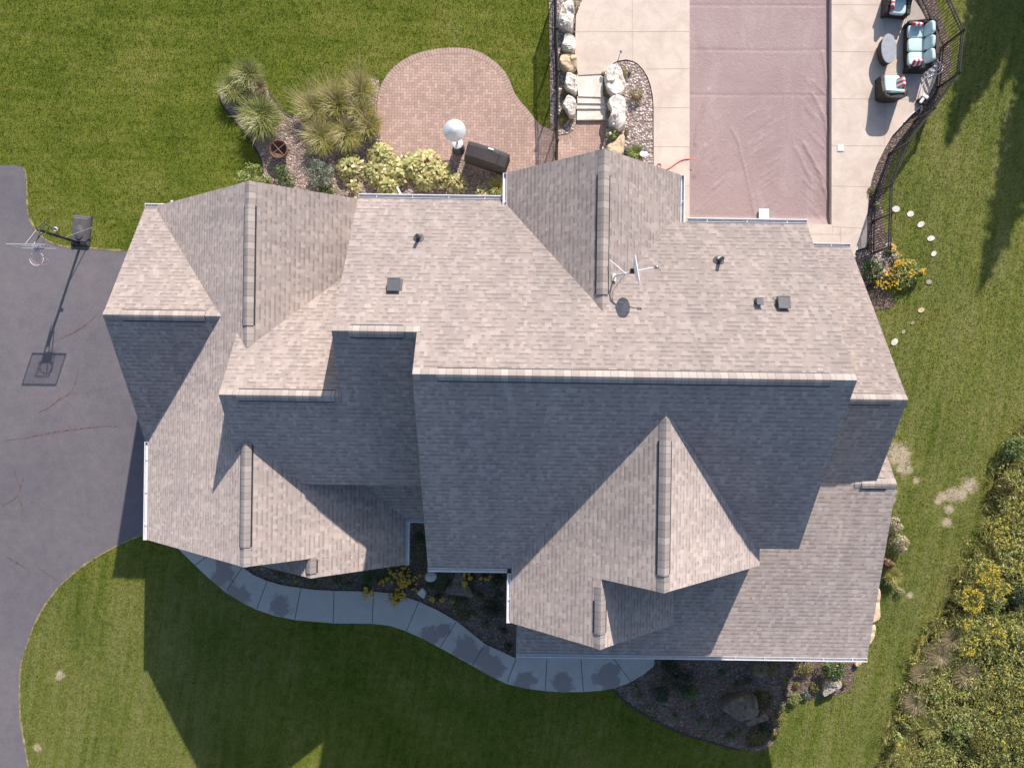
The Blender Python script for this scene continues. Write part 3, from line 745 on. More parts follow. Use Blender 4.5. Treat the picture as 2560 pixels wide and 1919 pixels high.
# grass blades (uncountable)
def grass():
    rng = np.random.default_rng(11)
    N = 720000
    x = rng.uniform(-22, 22, N); y = rng.uniform(-17, 17, N)
    k = np.ones(N, bool)
    meadow = G2([(2600, 1040), (2560, 1045), (2500, 1110), (2470, 1200), (2460, 1290), (2430, 1350), (2400, 1440), (2360, 1520), (2320, 1580), (2280, 1660), (2250, 1740), (2225, 1830), (2200, 1960), (2700, 1960)])
    for poly in (DRIVE, WALK, bed_front, bed_right, BED_REAR, PAV, GRAV_W, GRAV_E, cob, meadow,
                 R(-11.3, 8, -5, 5.2), R(.4, 11.4, -8.4, 4.4), R(-.5, 4.5, -6, 6),
                 G2([(1380, -60), (1380, 340), (1500, 440), (1640, 600), (2120, 700), (2172, 490), (2231, 339), (2346, 165), (2262, -60)])):
        k &= ~inpoly(x, y, poly)
    for (u, v, r) in DIRT:
        if r <= 0: continue
        q = P(u, v); d = np.hypot(x - q.x, y - q.y) + .28 * (.35 + r) * (np.sin(x * 7 + 2 * np.sin(y * 5.3)) + np.sin(y * 9.1 + 1.7 * np.sin(x * 6.1)))
        k &= ~(rng.random(N) < np.clip(1.25 - d / (r * 1.15), 0, .82))
    x, y = x[k], y[k]; n = len(x)
    h = rng.uniform(.03, .07, n); ty = np.array([terr(q) for q in y]); a = rng.uniform(0, 2 * np.pi, n); w = rng.uniform(.006, .013, n)
    cl = np.sin(x * .9 + np.sin(y * .7)) * .5 + np.sin(y * 1.3 + x * .4) * .5
    la = cl * 1.0 + rng.normal(0, 1.7, n); ln = rng.uniform(.3, 1.1, n) * h
    V = np.empty((n, 3, 3), np.float32)
    V[:, 0] = np.c_[x - np.cos(a) * w, y - np.sin(a) * w, GZ + ty]
    V[:, 1] = np.c_[x + np.cos(a) * w, y + np.sin(a) * w, GZ + ty]
    V[:, 2] = np.c_[x + np.cos(la) * ln, y + np.sin(la) * ln, GZ + ty + h]
    o = npmesh("lawn_grass", V, np.arange(n * 3).reshape(-1, 3), M['blade']); props(o, kind='stuff', label="short mown green lawn grass around the house", cat="grass")
grass()
# ------------------------------------------------------------------ plants
def m_leaf(name, stops, tr=.3, nscale=1.6, namt=.5):
    t = NT(name); r = t.rnd(); p = t.pos()
    n = len(stops); c = t.ramp(r, [(i / max(1, n - 1), s) for i, s in enumerate(stops)])
    c = t.mix(namt, c, t.ramp(t.noise(p, nscale, 3, .6), [(.3, (.66, .68, .62)), (.7, (1.28, 1.25, 1.15))]), 'MULTIPLY')
    d = t.n("BsdfDiffuse", c); x = t.n("BsdfTranslucent", c); m = t.n("MixShader", tr, d.outputs[0], x.outputs[0])
    g = t.n("BsdfGlossy", ins={'Roughness': .45}); m2 = t.n("MixShader", .04, m.outputs[0], g.outputs[0])
    t.t.links.new(m2.outputs[0], t.out.inputs[0]); return t.mat
L = dict(
    green=m_leaf("leaf_green", [(.05, .09, .02), (.095, .15, .04), (.16, .22, .07)]),
    dark=m_leaf("leaf_dark", [(.018, .035, .012), (.035, .06, .02), (.06, .09, .03)]),
    blue=m_leaf("leaf_blue", [(.075, .11, .075), (.14, .19, .135), (.24, .29, .22)]),
    lime=m_leaf("leaf_lime", [(.12, .16, .035), (.24, .29, .075), (.38, .42, .16)]),
    hosta=m_leaf("leaf_hosta", [(.22, .27, .07), (.42, .43, .15), (.58, .54, .26), (.55, .38, .20)]),
    olive=m_leaf("leaf_olive", [(.06, .065, .015), (.15, .14, .03), (.25, .22, .06)]),
    sedum=m_leaf("leaf_sedum", [(.10, .10, .02), (.22, .21, .05), (.30, .23, .09)]),
    blade=m_leaf("reed_blade", [(.12, .155, .035), (.26, .29, .085), (.50, .50, .22)]),
    tan=m_leaf("tan_blade", [(.16, .195, .04), (.28, .30, .075), (.42, .39, .12), (.54, .42, .18)]),
    straw=m_leaf("straw_blade", [(.20, .16, .09), (.36, .30, .18), (.50, .42, .27)]),
    variegated=m_leaf("leaf_variegated", [(.12, .15, .07), (.36, .37, .22), (.55, .50, .36), (.42, .22, .18)]),
    red=m_leaf("leaf_red", [(.12, .06, .035), (.25, .12, .07), (.20, .18, .06)]),
    yellow=m_leaf("petal_yellow", [(.52, .30, .01), (.68, .42, .015), (.78, .52, .04)], .25, 3, .2),
    goldenrod=m_leaf("goldenrod_bloom", [(.46, .36, .03), (.60, .48, .05), (.68, .56, .10)], .25, 3, .3),
    weed=m_leaf("weed_leaf", [(.08, .11, .022), (.18, .22, .05), (.32, .33, .09), (.46, .42, .15)], .35, .8, .7),
    needle=m_leaf("needle", [(.015, .03, .012), (.03, .05, .02)]))
M['stem'] = m_plain("stem", (.10, .075, .045), .9)

def diamonds(C, D, B, Ls, Ws, fold=.15):
    """leaf quads: centre, direction, side vector"""
    n = len(C); N = np.cross(D, B)
    V = np.empty((n, 4, 3), np.float32)
    V[:, 0] = C - D * Ls[:, None] / 2
    V[:, 1] = C + B * Ws[:, None] / 2 + N * (Ws * fold)[:, None]
    V[:, 2] = C + D * Ls[:, None] / 2
    V[:, 3] = C - B * Ws[:, None] / 2 + N * (Ws * fold)[:, None]
    return V
def unit(a): return a / (np.linalg.norm(a, axis=1, keepdims=True) + 1e-9)
def cloud(rng, c, rx, ry, rz, n, ls, ws, lumps=7, flat=.5):
    """leaf cloud filling a lumpy crown; leaves point outward"""
    d = unit(rng.normal(size=(n, 3))); d[:, 2] = np.abs(d[:, 2]) * 1.1 - .25; d = unit(d)
    ax = unit(rng.normal(size=(lumps, 3))); amp = rng.uniform(.1, .38, lumps)
    r = np.full(n, .72)
    for a, m in zip(ax, amp): r += m * np.clip(d @ a, 0, 1) ** 4 - .06 * np.clip(-(d @ a), 0, 1) ** 3
    r *= rng.uniform(.35, 1.0, n) ** .45
    C = np.array(c) + d * r[:, None] * np.array([rx, ry, rz])
    nr = unit(d + rng.normal(0, .55, (n, 3)) + np.array([0, 0, flat]))
    t = unit(np.cross(nr, rng.normal(size=(n, 3)))); b = np.cross(nr, t)
    s = rng.uniform(.6, 1.25, n)
    return diamonds(C, t, b, ls * s, ws * s)
def put(name, Vq, mat, parent=None):
    V = Vq.reshape(-1, 3); return npmesh(name, V, np.arange(len(V)).reshape(-1, Vq.shape[1]), mat, parent)

SEED = [100]
def newrng(): SEED[0] += 1; return np.random.default_rng(SEED[0])
def px2m(r, z=0): return r * (H - z) / F
def shrub(u, v, r, h, leaf, label, n=700, ls=.075, ws=.05, z=GZ, name="shrub", cat="shrub", group=None, flowers=None, asp=1.0, stem=True):
    rng = newrng(); c = P(u, v, z + h * .5); R0 = px2m(r); z += terr(c.y)
    t = empty(name, (c.x, c.y, z), label, cat, group)
    if r >= 13 and name not in ("ground_cover", "sedum") and leaf != 'olive':
        parts = [cloud(rng, (c.x, c.y, z + h * .42), R0 * .8, R0 * .8 * asp, h * .6, n // 4, ls, ws)]
        for k in range(6):
            a = k * 1.047 + rng.uniform(-.4, .4); q = rng.uniform(.42, .72); s = rng.uniform(.38, .6)
            parts.append(cloud(rng, (c.x + math.cos(a) * R0 * q, c.y + math.sin(a) * R0 * q * asp, z + h * rng.uniform(.28, .6)), R0 * s, R0 * s * asp, h * s * .8, n // 7, ls, ws, 5))
        put("foliage", np.concatenate(parts), L[leaf], t)
    else: put("foliage", cloud(rng, (c.x, c.y, z + h * .42), R0 * 1.12, R0 * 1.12 * asp, h * .62, n, ls, ws), L[leaf], t)
    if stem:
        mb = MB()
        for k in range(5):
            a = rng.uniform(0, 6.28); q = (c.x + math.cos(a) * R0 * .45, c.y + math.sin(a) * R0 * .45, z + h * .6)
            mb.tube([(c.x, c.y, z - .02), (c.x + math.cos(a) * R0 * .15, c.y + math.sin(a) * R0 * .15, z + h * .3), q], .018, 5, 0, True, .006)
        mb.build("stem", M['stem'], t)
    if flowers: put_flowers(t, rng, (c.x, c.y, z + h), R0, *flowers)
    return t
def put_flowers(t, rng, c, R0, n, size, leaf='yellow', zs=.18):
    # daisy-like blooms, each one a part
    cx = rng.normal(size=(max(3, n // 9), 2)) * R0 * .5
    k = rng.integers(0, len(cx), n); xy = cx[k] + rng.normal(size=(n, 2)) * R0 * .22
    if 'daisy' not in BLOOM:
        mb = MB()
        for p in range(6):
            a = p * 2 * math.pi / 6; D = Vector((math.cos(a), math.sin(a), .1)); B = Vector((-math.sin(a), math.cos(a), 0))
            mb.add([D * .18, D * .55 + B * .3 + Vector((0, 0, .05)), D, D * .55 - B * .3 + Vector((0, 0, .05))], [(0, 3, 2, 1)])
        mb.add([(.22 * math.cos(q), .22 * math.sin(q), .08) for q in [i * 2 * math.pi / 6 for i in range(6)]], [range(6)], 1)
        o = mb.build("flower", [L['yellow'], M['stem']]); BLOOM['daisy'] = o.data; bpy.data.objects.remove(o)
    base = t.location
    for i in range(min(n, 100)):
        o = bpy.data.objects.new("flower", BLOOM['daisy']); C.objects.link(o); o.parent = t; sz = size * float(rng.uniform(.75, 1.3))
        o.location = (xy[i, 0] + c[0] - base.x, xy[i, 1] + c[1] - base.y, c[2] - base.z + float(rng.uniform(-zs, zs * .5))); o.scale = (sz, sz, sz)
        o.rotation_euler = (float(rng.normal(0, .35)), float(rng.normal(0, .35)), float(rng.uniform(0, 6)))
BLOOM = {}

def tuft(rng, c, n, h, spread, w, seg=4, lean=(0, 0)):
    """arching grass blades as strips"""
    a = rng.uniform(0, 2 * np.pi, n); R = spread * rng.uniform(.25, 1.1, n); hh = h * rng.uniform(.6, 1.1, n); ww = w * rng.uniform(.7, 1.3, n)
    b0 = rng.normal(size=(n, 2)) * spread * .14
    V = np.empty((n, seg + 1, 2, 3), np.float32)
    for i in range(seg + 1):
        s = i / seg; rr = R * s ** 1.35; z = hh * (1.55 * s - .75 * s ** 2.3)
        x = c[0] + b0[:, 0] + np.cos(a) * rr + lean[0] * s; y = c[1] + b0[:, 1] + np.sin(a) * rr + lean[1] * s
        wd = ww * (1 - s) ** .7 * .5 + .001
        V[:, i, 0] = np.c_[x - np.sin(a) * wd, y + np.cos(a) * wd, c[2] + z]; V[:, i, 1] = np.c_[x + np.sin(a) * wd, y - np.cos(a) * wd, c[2] + z]
    base = (np.arange(n) * (seg + 1) * 2)[:, None, None]; q = np.array([[2 * i, 2 * i + 1, 2 * i + 3, 2 * i + 2] for i in range(seg)])[None]
    return V.reshape(-1, 3), (base + q).reshape(-1, 4)
def grassclump(u, v, r, h, leaf, label, n=420, w=.016, z=GZ, group=None, plume=None, lean=(0, 0)):
    rng = newrng(); c = P(u, v, z + h * .4); z += terr(c.y); t = empty("grass_clump", (c.x, c.y, z), label, "ornamental grass", group)
    V, Fq = tuft(rng, (c.x, c.y, z), int(n * 1.9), h, px2m(r) * 1.02, w * 1.35, 4, lean); npmesh("blades", V, Fq, L[leaf], t)
    V, Fq = tuft(rng, (c.x, c.y, z), int(n * 1.3), h * .68, px2m(r) * .95, w * 1.5, 4, lean); npmesh("lower_blades", V, Fq, L[leaf], t)
    if plume:
        V, Fq = tuft(rng, (c.x, c.y, z), plume[1], h * 1.35, px2m(r) * 1.2, w * 1.5, 4, (lean[0] * 1.6 - .1, lean[1] * 1.6 + .25)); npmesh("plumes", V, Fq, L[plume[0]], t)
    return t
def hosta(u, v, r, label, n=230, ls=.155, ws=.105, leaf='hosta', z=GZ, group="hostas in the rear planting bed", h=.4):
    rng = newrng(); R0 = px2m(r) * 1.2; c = P(u, v, z + h * .6); t = empty("hosta", (c.x, c.y, z), label, "hosta", group)
    a = rng.uniform(0, 6.283, n); q = rng.uniform(.05, 1, n) ** .6
    C = np.c_[c.x + np.cos(a) * R0 * q, c.y + np.sin(a) * R0 * q, z + h * (1.05 - .75 * q ** 2) + rng.normal(0, .03, n)]
    D = unit(np.c_[np.cos(a) + rng.normal(0, .3, n), np.sin(a) + rng.normal(0, .3, n), .25 - .9 * q + rng.normal(0, .2, n)])
    up = np.array([[0, 0, 1.]]) + rng.normal(0, .25, (n, 3)); B = unit(np.cross(up, D)); s = rng.uniform(.65, 1.2, n)
    # six-corner leaves
    N = np.cross(D, B); Lh = (ls * s / 2)[:, None]; Wh = (ws * s / 2)[:, None]
    V = np.stack([C - D * Lh, C - D * Lh * .45 + B * Wh + N * .02, C + D * Lh * .35 + B * Wh * .8 + N * .015, C + D * Lh, C + D * Lh * .35 - B * Wh * .8 + N * .015, C - D * Lh * .45 - B * Wh + N * .02], 1)
    put("leaves", V.astype(np.float32), L[leaf], t)
    mb = MB()
    for k in range(7):
        b = k * .9; mb.tube([(c.x, c.y, z - .02), (c.x + math.cos(b) * R0 * .35, c.y + math.sin(b) * R0 * .35, z + h * .7)], .012, 5)
    mb.build("stem", L['lime'], t); return t

# --- rear planting bed
grassclump(623, 190, 42, .9, 'blade', "pale variegated grass clump at the top tip of the rear bed", 420, .014)
grassclump(586, 222, 42, .8, 'blade', "green grass clump on the left edge of the rear bed, beside the lawn", 420, .014)
grassclump(650, 222, 24, .8, 'straw', "small pinkish tan grass tuft between the pale clumps of the rear bed", 260, .012)
shrub(592, 246, 22, .45, 'lime', "yellow green leafy plant under the left grass clump of the rear bed", 420, .07, .035, name="leafy_plant", cat="plant")
grassclump(655, 296, 58, 1.05, 'blade', "large fountain shaped green white grass clump above the fire pit", 700, .018)
TG = "tan grasses beside the paver patio"
for u, v, r, lb, lean in ((792, 288, 46, "tan grass clump on the left of the grass mass, nearest the lawn", (-.2, .25)), (846, 268, 46, "tan grass clump in the upper middle of the grass mass", (-.15, .25)),
                    (904, 238, 40, "green tan grass clump touching the upper left rim of the paver patio", (0, .2)), (806, 345, 46, "green tan grass clump right of the fire pit, lowest left of the mass", (-.05, 0)),
                    (870, 338, 44, "green tan grass clump in the middle of the lower row of the grass mass", (0, -.05)), (922, 320, 34, "small grass clump between the grass mass and the lower patio rim", (.05, .05)), (905, 290, 36, "grass clump touching the left rim of the paver patio", (.05, .1))):
    grassclump(u, v, r, .75, 'tan', lb, 520, .014, group=TG, plume=('straw', 90), lean=lean)
for u, v, r, lb in ((875, 418, 30, "round yellow green hosta alone, right of the blue green shrub"), (950, 388, 28, "topmost hosta, touching the lower left rim of the patio"), (944, 430, 31, "hosta at the left end of the long hosta row"),
                    (990, 428, 31, "second hosta from the left end of the long hosta row"), (1026, 414, 28, "middle hosta of the long row, below the patio edge"), (1064, 410, 34, "largest hosta with broad pale leaves, in the right half of the row"),
                    (1093, 436, 30, "hosta right below the largest hosta of the row"), (970, 464, 24, "low hosta under the left half of the row, by the roof gutter"), (1064, 448, 26, "low hosta under the largest hosta, by the roof gutter")):
    hosta(u, v, r, lb)
hosta(1142, 458, 24, "yellowing small leaved hosta at the right end of the row", 160, .12, .075)
hosta(884, 465, 16, "small orange tinged hosta below the round one", 50, .13, .08)
hosta(1205, 488, 22, "low pale hosta at the rear gutter beside the brown shade patch", 60, .16, .09)
hosta(888, 503, 10, "tiny yellow hosta at the left end of the rear gutter", 30, .1, .06)
grassclump(1246, 470, 28, .6, 'tan', "spiky yellow grass tuft beside the rear gable wall", 200, .014)
shrub(800, 436, 36, .9, 'blue', "round blue green shrub in the middle of the rear bed", 1500, .075, .035)
shrub(703, 432, 24, .6, 'green', "small bright green shrub below the fire pit", 650, .06, .035)
shrub(718, 455, 22, .6, 'green', "small green shrub touching the garage roof edge below the fire pit", 520, .06, .035)
shrub(628, 446, 40, .9, 'lime', "pale yellow green shrub behind the peak of the garage gable", 1200, .075, .04)
shrub(664, 456, 20, .6, 'lime', "small yellow green shrub right of the garage gable peak", 420, .07, .04)
shrub(812, 486, 30, .5, 'green', "low green shrub between the blue green shrub and the roof edge", 600, .08, .05)

# --- front planting bed
SUSAN = "black eyed susans along the front walkway"
for u, v, r, h, nf, lb in ((1010, 1442, 30, .6, 120, "largest patch of yellow daisies by the corner gutter"), (916, 1468, 17, .4, 50, "yellow daisies leaning over the walkway edge, left of the others"), (956, 1449, 12, .4, 22, "sparse yellow daisies between the two larger patches"),
                           (994, 1488, 21, .4, 75, "yellow daisies hanging over the walkway below the largest patch"), (1175, 1444, 16, .5, 38, "yellow daisies beside the brown rock slab under the eave"), (1212, 1438, 13, .5, 24, "few yellow daisies under the right end of the short front gutter"), (1094, 1494, 12, .3, 24, "low yellow daisies beside the pointed white stone")):
    shrub(u, v, r, h, 'dark', lb, 60 + r * 12, .08, .03, name="black_eyed_susan", cat="flowers", group=SUSAN, flowers=(nf, .05))
grassclump(968, 1428, 26, .45, 'green', "dark green grassy clump under the garage gable eave", 260, .014)
grassclump(922, 1442, 22, .45, 'green', "dark green grassy clump left of the largest daisies", 200, .014)
shrub(782, 1454, 14, .35, 'green', "small green plant under the tiny front gable point", 220, .06, .04, name="leafy_plant", cat="plant")
shrub(660, 1418, 12, .3, 'lime', "pale green low plant beside the walkway under the garage gable", 160, .08, .04, name="leafy_plant", cat="plant", asp=.5)
shrub(1246, 1448, 22, .5, 'dark', "dark shrub in the corner of the front gutter", 420, .07, .04)
shrub(1236, 1522, 36, .3, 'dark', "spreading dark juniper in the mulch beside the walkway", 700, .10, .02)
shrub(1152, 1508, 26, .14, 'olive', "bright moss mat below the brown rock slab", 900, .035, .025, name="ground_cover", cat="ground cover", stem=False)
shrub(1160, 1538, 20, .14, 'olive', "moss mat at the walkway edge below the larger mat", 600, .035, .025, name="ground_cover", cat="ground cover", stem=False)
shrub(1102, 1455, 28, .12, 'green', "green ground cover around the round grey stone", 900, .04, .025, name="ground_cover", cat="ground cover", stem=False)
shrub(1048, 1370, 26, .15, 'green', "green ground cover in the gap between the two front eaves", 1500, .045, .02, name="ground_cover", cat="ground cover", stem=False, asp=2.6)
shrub(1272, 1618, 16, .25, 'dark', "small dark plant at the corner of the porch roof", 160, .07, .03, name="leafy_plant", cat="plant")

rgx = random.Random(31)
for u, v, r, lf in ((700, 1440, 11, 'green'), (740, 1448, 9, 'lime'), (842, 1452, 14, 'green'), (872, 1462, 12, 'green'), (1030, 1470, 11, 'green'), (1130, 1500, 9, 'lime'), (1200, 1490, 10, 'green'), (1215, 1560, 10, 'green'), (1260, 1575, 9, 'dark'), (1250, 1490, 11, 'green'), (1185, 1540, 8, 'lime'), (1075, 1470, 9, 'green')):
    shrub(u, v, r, .25, lf, "small low green plant among the daisies in the shaded walkway bed", 220, .06, .035, name="leafy_plant", cat="plant", group="small plants in the walkway bed")
# --- front right bed
DK = "dark shrubs under the porch gutter"
for u, v, r, lb in ((1676, 1668, 27, "dark green shrub half under the porch gutter"), (1704, 1700, 32, "largest dark green shrub in the shaded bed"), (1657, 1734, 22, "low dark shrub at the left of the shaded bed"), (1728, 1730, 20, "dark green shrub at the lower right of the largest one")):
    shrub(u, v, r, .55, 'dark' if v != 1730 else 'green', lb, 700, .09, .035, group=DK)
for u, v, r, h, lf, nm, lb in ((2006, 1668, 32, .4, 'sedum', "ground_cover", "large yellow green mat beside the porch gutter"), (1930, 1676, 17, .35, 'sedum', "ground_cover", "yellow strip of ground cover at the shadow edge"),
                               (2036, 1718, 15, .3, 'sedum', "ground_cover", "small yellow mat next to the pale boulder"), (1985, 1748, 18, .4, 'lime', "shrub", "yellow green shrub below the small round rock"),
                               (2014, 1736, 13, .3, 'blue', "shrub", "small grey green shrub right of the round rock"), (1754, 1800, 11, .3, 'green', "leafy_plant", "small pale plant alone in the mulch left of the boulder"),
                               (1790, 1808, 9, .25, 'green', "leafy_plant", "tiny plant below the boulder's left end"), (1804, 1681, 9, .2, 'green', "leafy_plant", "tiny green sprout in the upper mulch"),
                               (1829, 1838, 13, .3, 'green', "leafy_plant", "small plant near the lower edge of the shaded bed"), (1910, 1744, 24, .16, 'olive', "ground_cover", "moss mat on the right of the big boulder"),
                               (1890, 1846, 28, .18, 'olive', "ground_cover", "moss mat at the lower tip of the shaded bed"), (1912, 1818, 18, .25, 'dark', "leafy_plant", "dark plant below the big boulder"),
                               (1942, 1797, 18, .3, 'sedum', "leafy_plant", "yellow green plant at the shadow edge, lower right of the boulder"), (1935, 1835, 15, .2, 'olive', "ground_cover", "moss clump on the sunny tip of the bed")):
    shrub(u, v, r, h, lf, lb, int(180 + r * r * (1.6 if h < .3 else 1.0)), .05, .032, name=nm, cat={"ground_cover": "ground cover", "shrub": "shrub"}.get(nm, "plant"), stem=nm != "ground_cover")
rgx = random.Random(21)
for k, (u, v, r, lf) in enumerate(((1600, 1740, 9, 'green'), (1625, 1770, 8, 'lime'), (1690, 1790, 10, 'green'), (1735, 1765, 8, 'green'), (1770, 1835, 9, 'lime'), (1850, 1828, 8, 'green'), (1872, 1700, 9, 'dark'), (1845, 1705, 7, 'green'), (1965, 1700, 12, 'lime'), (1992, 1712, 10, 'sedum'), (1955, 1770, 12, 'lime'), (2110, 1708, 9, 'olive'), (1660, 1700, 10, 'red'), (1590, 1715, 7, 'green'))):
    shrub(u, v, r, .22, lf, "small low sprig scattered in the mulch of the bed below the porch gutter", 150, .05, .03, name="leafy_plant", cat="plant", group="small sprigs in the porch bed")
shrub(2086, 1672, 34, .85, 'green', "round green shrub at the right end of the porch gutter", 1300, .07, .045)
grassclump(1900, 1672, 22, .4, 'straw', "tan grass tuft at the gutter in the shaded bed", 240, .012)

# --- east side of the house
for u, v, r, h, lf, lb in ((2238, 1312, 24, .8, 'variegated', "upper variegated cream leaved shrub on the east wall"), (2250, 1358, 28, .8, 'variegated', "lower larger variegated cream leaved shrub on the east wall"), (2219, 1408, 15, .6, 'red', "red brown shrub below the variegated ones")):
    shrub(u, v, r, h, lf, lb, 1100, .06, .035)
grassclump(2230, 1440, 24, .5, 'tan', "yellow green grassy clump under the east shrubs", 300, .012)
shrub(2214, 1452, 14, .4, 'dark', "dark plant at the roof edge beside the grassy clump", 260, .07, .035, name="leafy_plant", cat="plant")
shrub(2249, 1477, 12, .3, 'variegated', "small grey plant on the lawn edge above the stone slabs", 260, .05, .02, name="leafy_plant", cat="plant")
shrub(2184, 672, 32, .8, 'green', "green shrub against the east roof edge by the yellow flowers", 900, .07, .045)
shrub(2262, 684, 36, .7, 'lime', "pale green flowering shrub on the lawn side", 1300, .07, .04, flowers=(30, .034))
FL = "yellow flowers by the east fence corner"
for u, v, r, lb, nf in ((2208, 698, 30, "yellow flowers below the green shrub at the east roof edge", 120), (2242, 655, 24, "dense yellow flowers between the two shrubs", 110), (2224, 628, 15, "yellow flowers on the gravel below the fence end", 50), (2300, 682, 11, "small yellow flowers at the lawn end of the pale shrub", 34)):
    shrub(u, v, r, .55, 'green', lb, 350, .06, .03, name="flower_clump", cat="flowers", group=FL, flowers=(nf, .036))
shrub(2174, 478, 14, .5, 'olive', "round yellow green topiary on the deck edge by the east fence", 900, .035, .02)
shrub(2130, 632, 9, .25, 'lime', "tiny lime plant at the roof corner beside the cobbles", 200, .05, .03, name="leafy_plant", cat="plant")
shrub(2191, 512, 10, .2, 'lime', "small lime plant behind the fence pickets below the topiary", 200, .05, .03, name="leafy_plant", cat="plant", z=DZ - .12)
shrub(2174, 612, 9, .3, 'dark', "narrow dark plant at the lower end of the deck edge", 200, .05, .03, name="leafy_plant", cat="plant", asp=2.2, z=DZ - .12)
shrub(2346, 118, 16, .3, 'olive', "weedy plant behind the sofa at the fence", 300, .05, .02, name="leafy_plant", cat="plant", z=DZ - .12, asp=2)

# --- pool side beds
shrub(1591, 239, 19, .35, 'sedum', "round mossy plant alone in the river rock by the pool deck", 1500, .03, .02, name="sedum", cat="plant", stem=False, z=DZ)
for u, v, r, asp, lb in ((1560, 184, 11, 1.9, "long mossy sedum on the right of the upper white boulder"), (1409, 236, 11, 1.1, "mossy sedum at the west fence between two boulders"), (1409, 296, 14, 1.5, "mossy sedum at the lower end of the west boulder row"), (1439, 22, 9, 2.6, "narrow mossy sedum beside the topmost boulder"),
                         (1517, 232, 9, 1.7, "narrow mossy sedum between the steps and the white boulder"), (1532, 238, 10, .8, "mossy sedum in the notch between the two white boulders"), (1524, 282, 6, 1.3, "small mossy sedum beside the lowest step"), (1567, 327, 5, 2.4, "thin mossy sedum beside the lower white boulder"), (1446, 177, 3, 2.5, "tiny mossy sedum beside the top step"), (1508, 186, 6, .9, "tiny mossy sedum at the upper right corner of the steps")):
    shrub(u, v, r, .16, 'sedum', lb, int(200 + r * r * 5), .032, .02, name="sedum", cat="plant", stem=False, z=DZ if u > 1500 else GZ + .05, asp=asp, group="mossy sedums among the boulders")
shrub(1531, 337, 16, .35, 'lime', "pale succulent plant below the lower white boulder", 420, .07, .03, name="succulent", cat="plant", z=DZ)
grassclump(1589, 385, 24, .5, 'lime', "bright yellow green grass tuft at the rear gable peak", 260, .014, z=DZ)

# ------------------------------------------------------------------ boulders, stones, steps
def boulder(px, h, mat, label, z=GZ, name="boulder", seed=1, top=.62, cat="boulder", group=None, detail=2):
    from mathutils import noise
    poly = G2(px, z + h * .6)
    if detail: poly = smoothpoly(poly, 1)
    cx = sum(p[0] for p in poly) / len(poly); cy = sum(p[1] for p in poly) / len(poly); z = z + terr(cy)
    dense = []
    for i, p in enumerate(poly):
        q = poly[(i + 1) % len(poly)]; m = max(1, int(math.hypot(q[0] - p[0], q[1] - p[1]) / .07))
        dense += [(p[0] + (q[0] - p[0]) * k / m, p[1] + (q[1] - p[1]) * k / m) for k in range(m)]
    poly = dense; n = len(poly); mb = MB(); vs = []
    rings = [(.97, -.12), (1.0, .3), (1.0, .62), (.96, .85), (.88, .97), (.74, 1.0), (.58, 1.0), (.4, 1.0), (.2, 1.0)]
    off = Vector((seed * 3.7, seed * 1.3, 0))
    def nz(x, y, zz):
        p = Vector((x, y, zz)) + off
        a = noise.noise(p * 1.6) * .55 + noise.noise(p * 4.2) * .42 + noise.noise(p * 11) * .22
        c = noise.cell(p * 2.6) * .34       # broken planes
        return a + c
    for s, zz in rings:
        for x, y in poly:
            X, Y = cx + (x - cx) * s, cy + (y - cy) * s
            q = nz(X, Y, zz * h); r2 = 1 + (.07 * q if s > .8 else 0)
            vs.append((cx + (X - cx) * r2, cy + (Y - cy) * r2, z + h * (zz + (.30 * q if zz > .8 else 0))))
    vs.append((cx, cy, z + h * (1 + .30 * nz(cx, cy, h)))); fs = []; m = len(rings)
    for k in range(m - 1):
        for i in range(n):
            j = (i + 1) % n; fs.append((k * n + i, k * n + j, (k + 1) * n + j, (k + 1) * n + i))
    for i in range(n): fs.append(((m - 1) * n + i, (m - 1) * n + (i + 1) % n, len(vs) - 1))
    ar = sum(poly[i][0] * poly[(i + 1) % n][1] - poly[(i + 1) % n][0] * poly[i][1] for i in range(n))
    if ar < 0: fs = [tuple(reversed(f)) for f in fs]
    L0 = Vector((cx, cy, z)); mb.add([tuple(Vector(q) - L0) for q in vs], fs); o = mb.build(name, mat); o.location = L0
    return props(o, label, cat, group)
zz = lambda pts, s, ox, oy: [(ox + a * s, oy + b * s) for a, b in pts]
s3 = .14472     # 320 px shown 2211 wide
WB = "pale boulders in the row along the west pool fence"
boulder(zz([(380, 60), (440, 25), (500, 70), (525, 200), (520, 330), (500, 420), (515, 580), (380, 520), (230, 430), (240, 300), (285, 210), (290, 120)], s3, 1360, 0), .45, M['stone'], "topmost and largest boulder of the row by the west fence", GZ + .05, seed=1, group=WB)
boulder(zz([(345, 610), (430, 600), (530, 630), (545, 780), (540, 900), (490, 945), (400, 900), (295, 810), (350, 700)], s3, 1360, 0), .42, M['stone'], "second boulder from the top of the west fence row", GZ + .05, seed=2, group=WB)
boulder(zz([(300, 960), (430, 945), (560, 990), (580, 1100), (570, 1230), (440, 1260), (330, 1210), (260, 1100), (270, 1020)], s3, 1360, 0), .42, M['tanstone'], "tan pinkish boulder in the middle of the west fence row", GZ + .05, seed=3, group=WB)
boulder(zz([(400, 1260), (470, 1275), (570, 1340), (580, 1500), (570, 1660), (480, 1600), (360, 1540), (355, 1430), (370, 1320)], s3, 1360, 0), .4, M['stone'], "boulder left of the upper stone step", GZ + .05, seed=4, group=WB)
boulder(zz([(400, 260), (470, 285), (545, 350), (550, 500), (540, 640), (460, 650), (400, 580), (345, 480), (310, 430), (360, 340)], s3, 1360, 200), .38, M['stone'], "lowest white boulder of the row, left of the lower steps", GZ + .05, seed=5, group=WB)
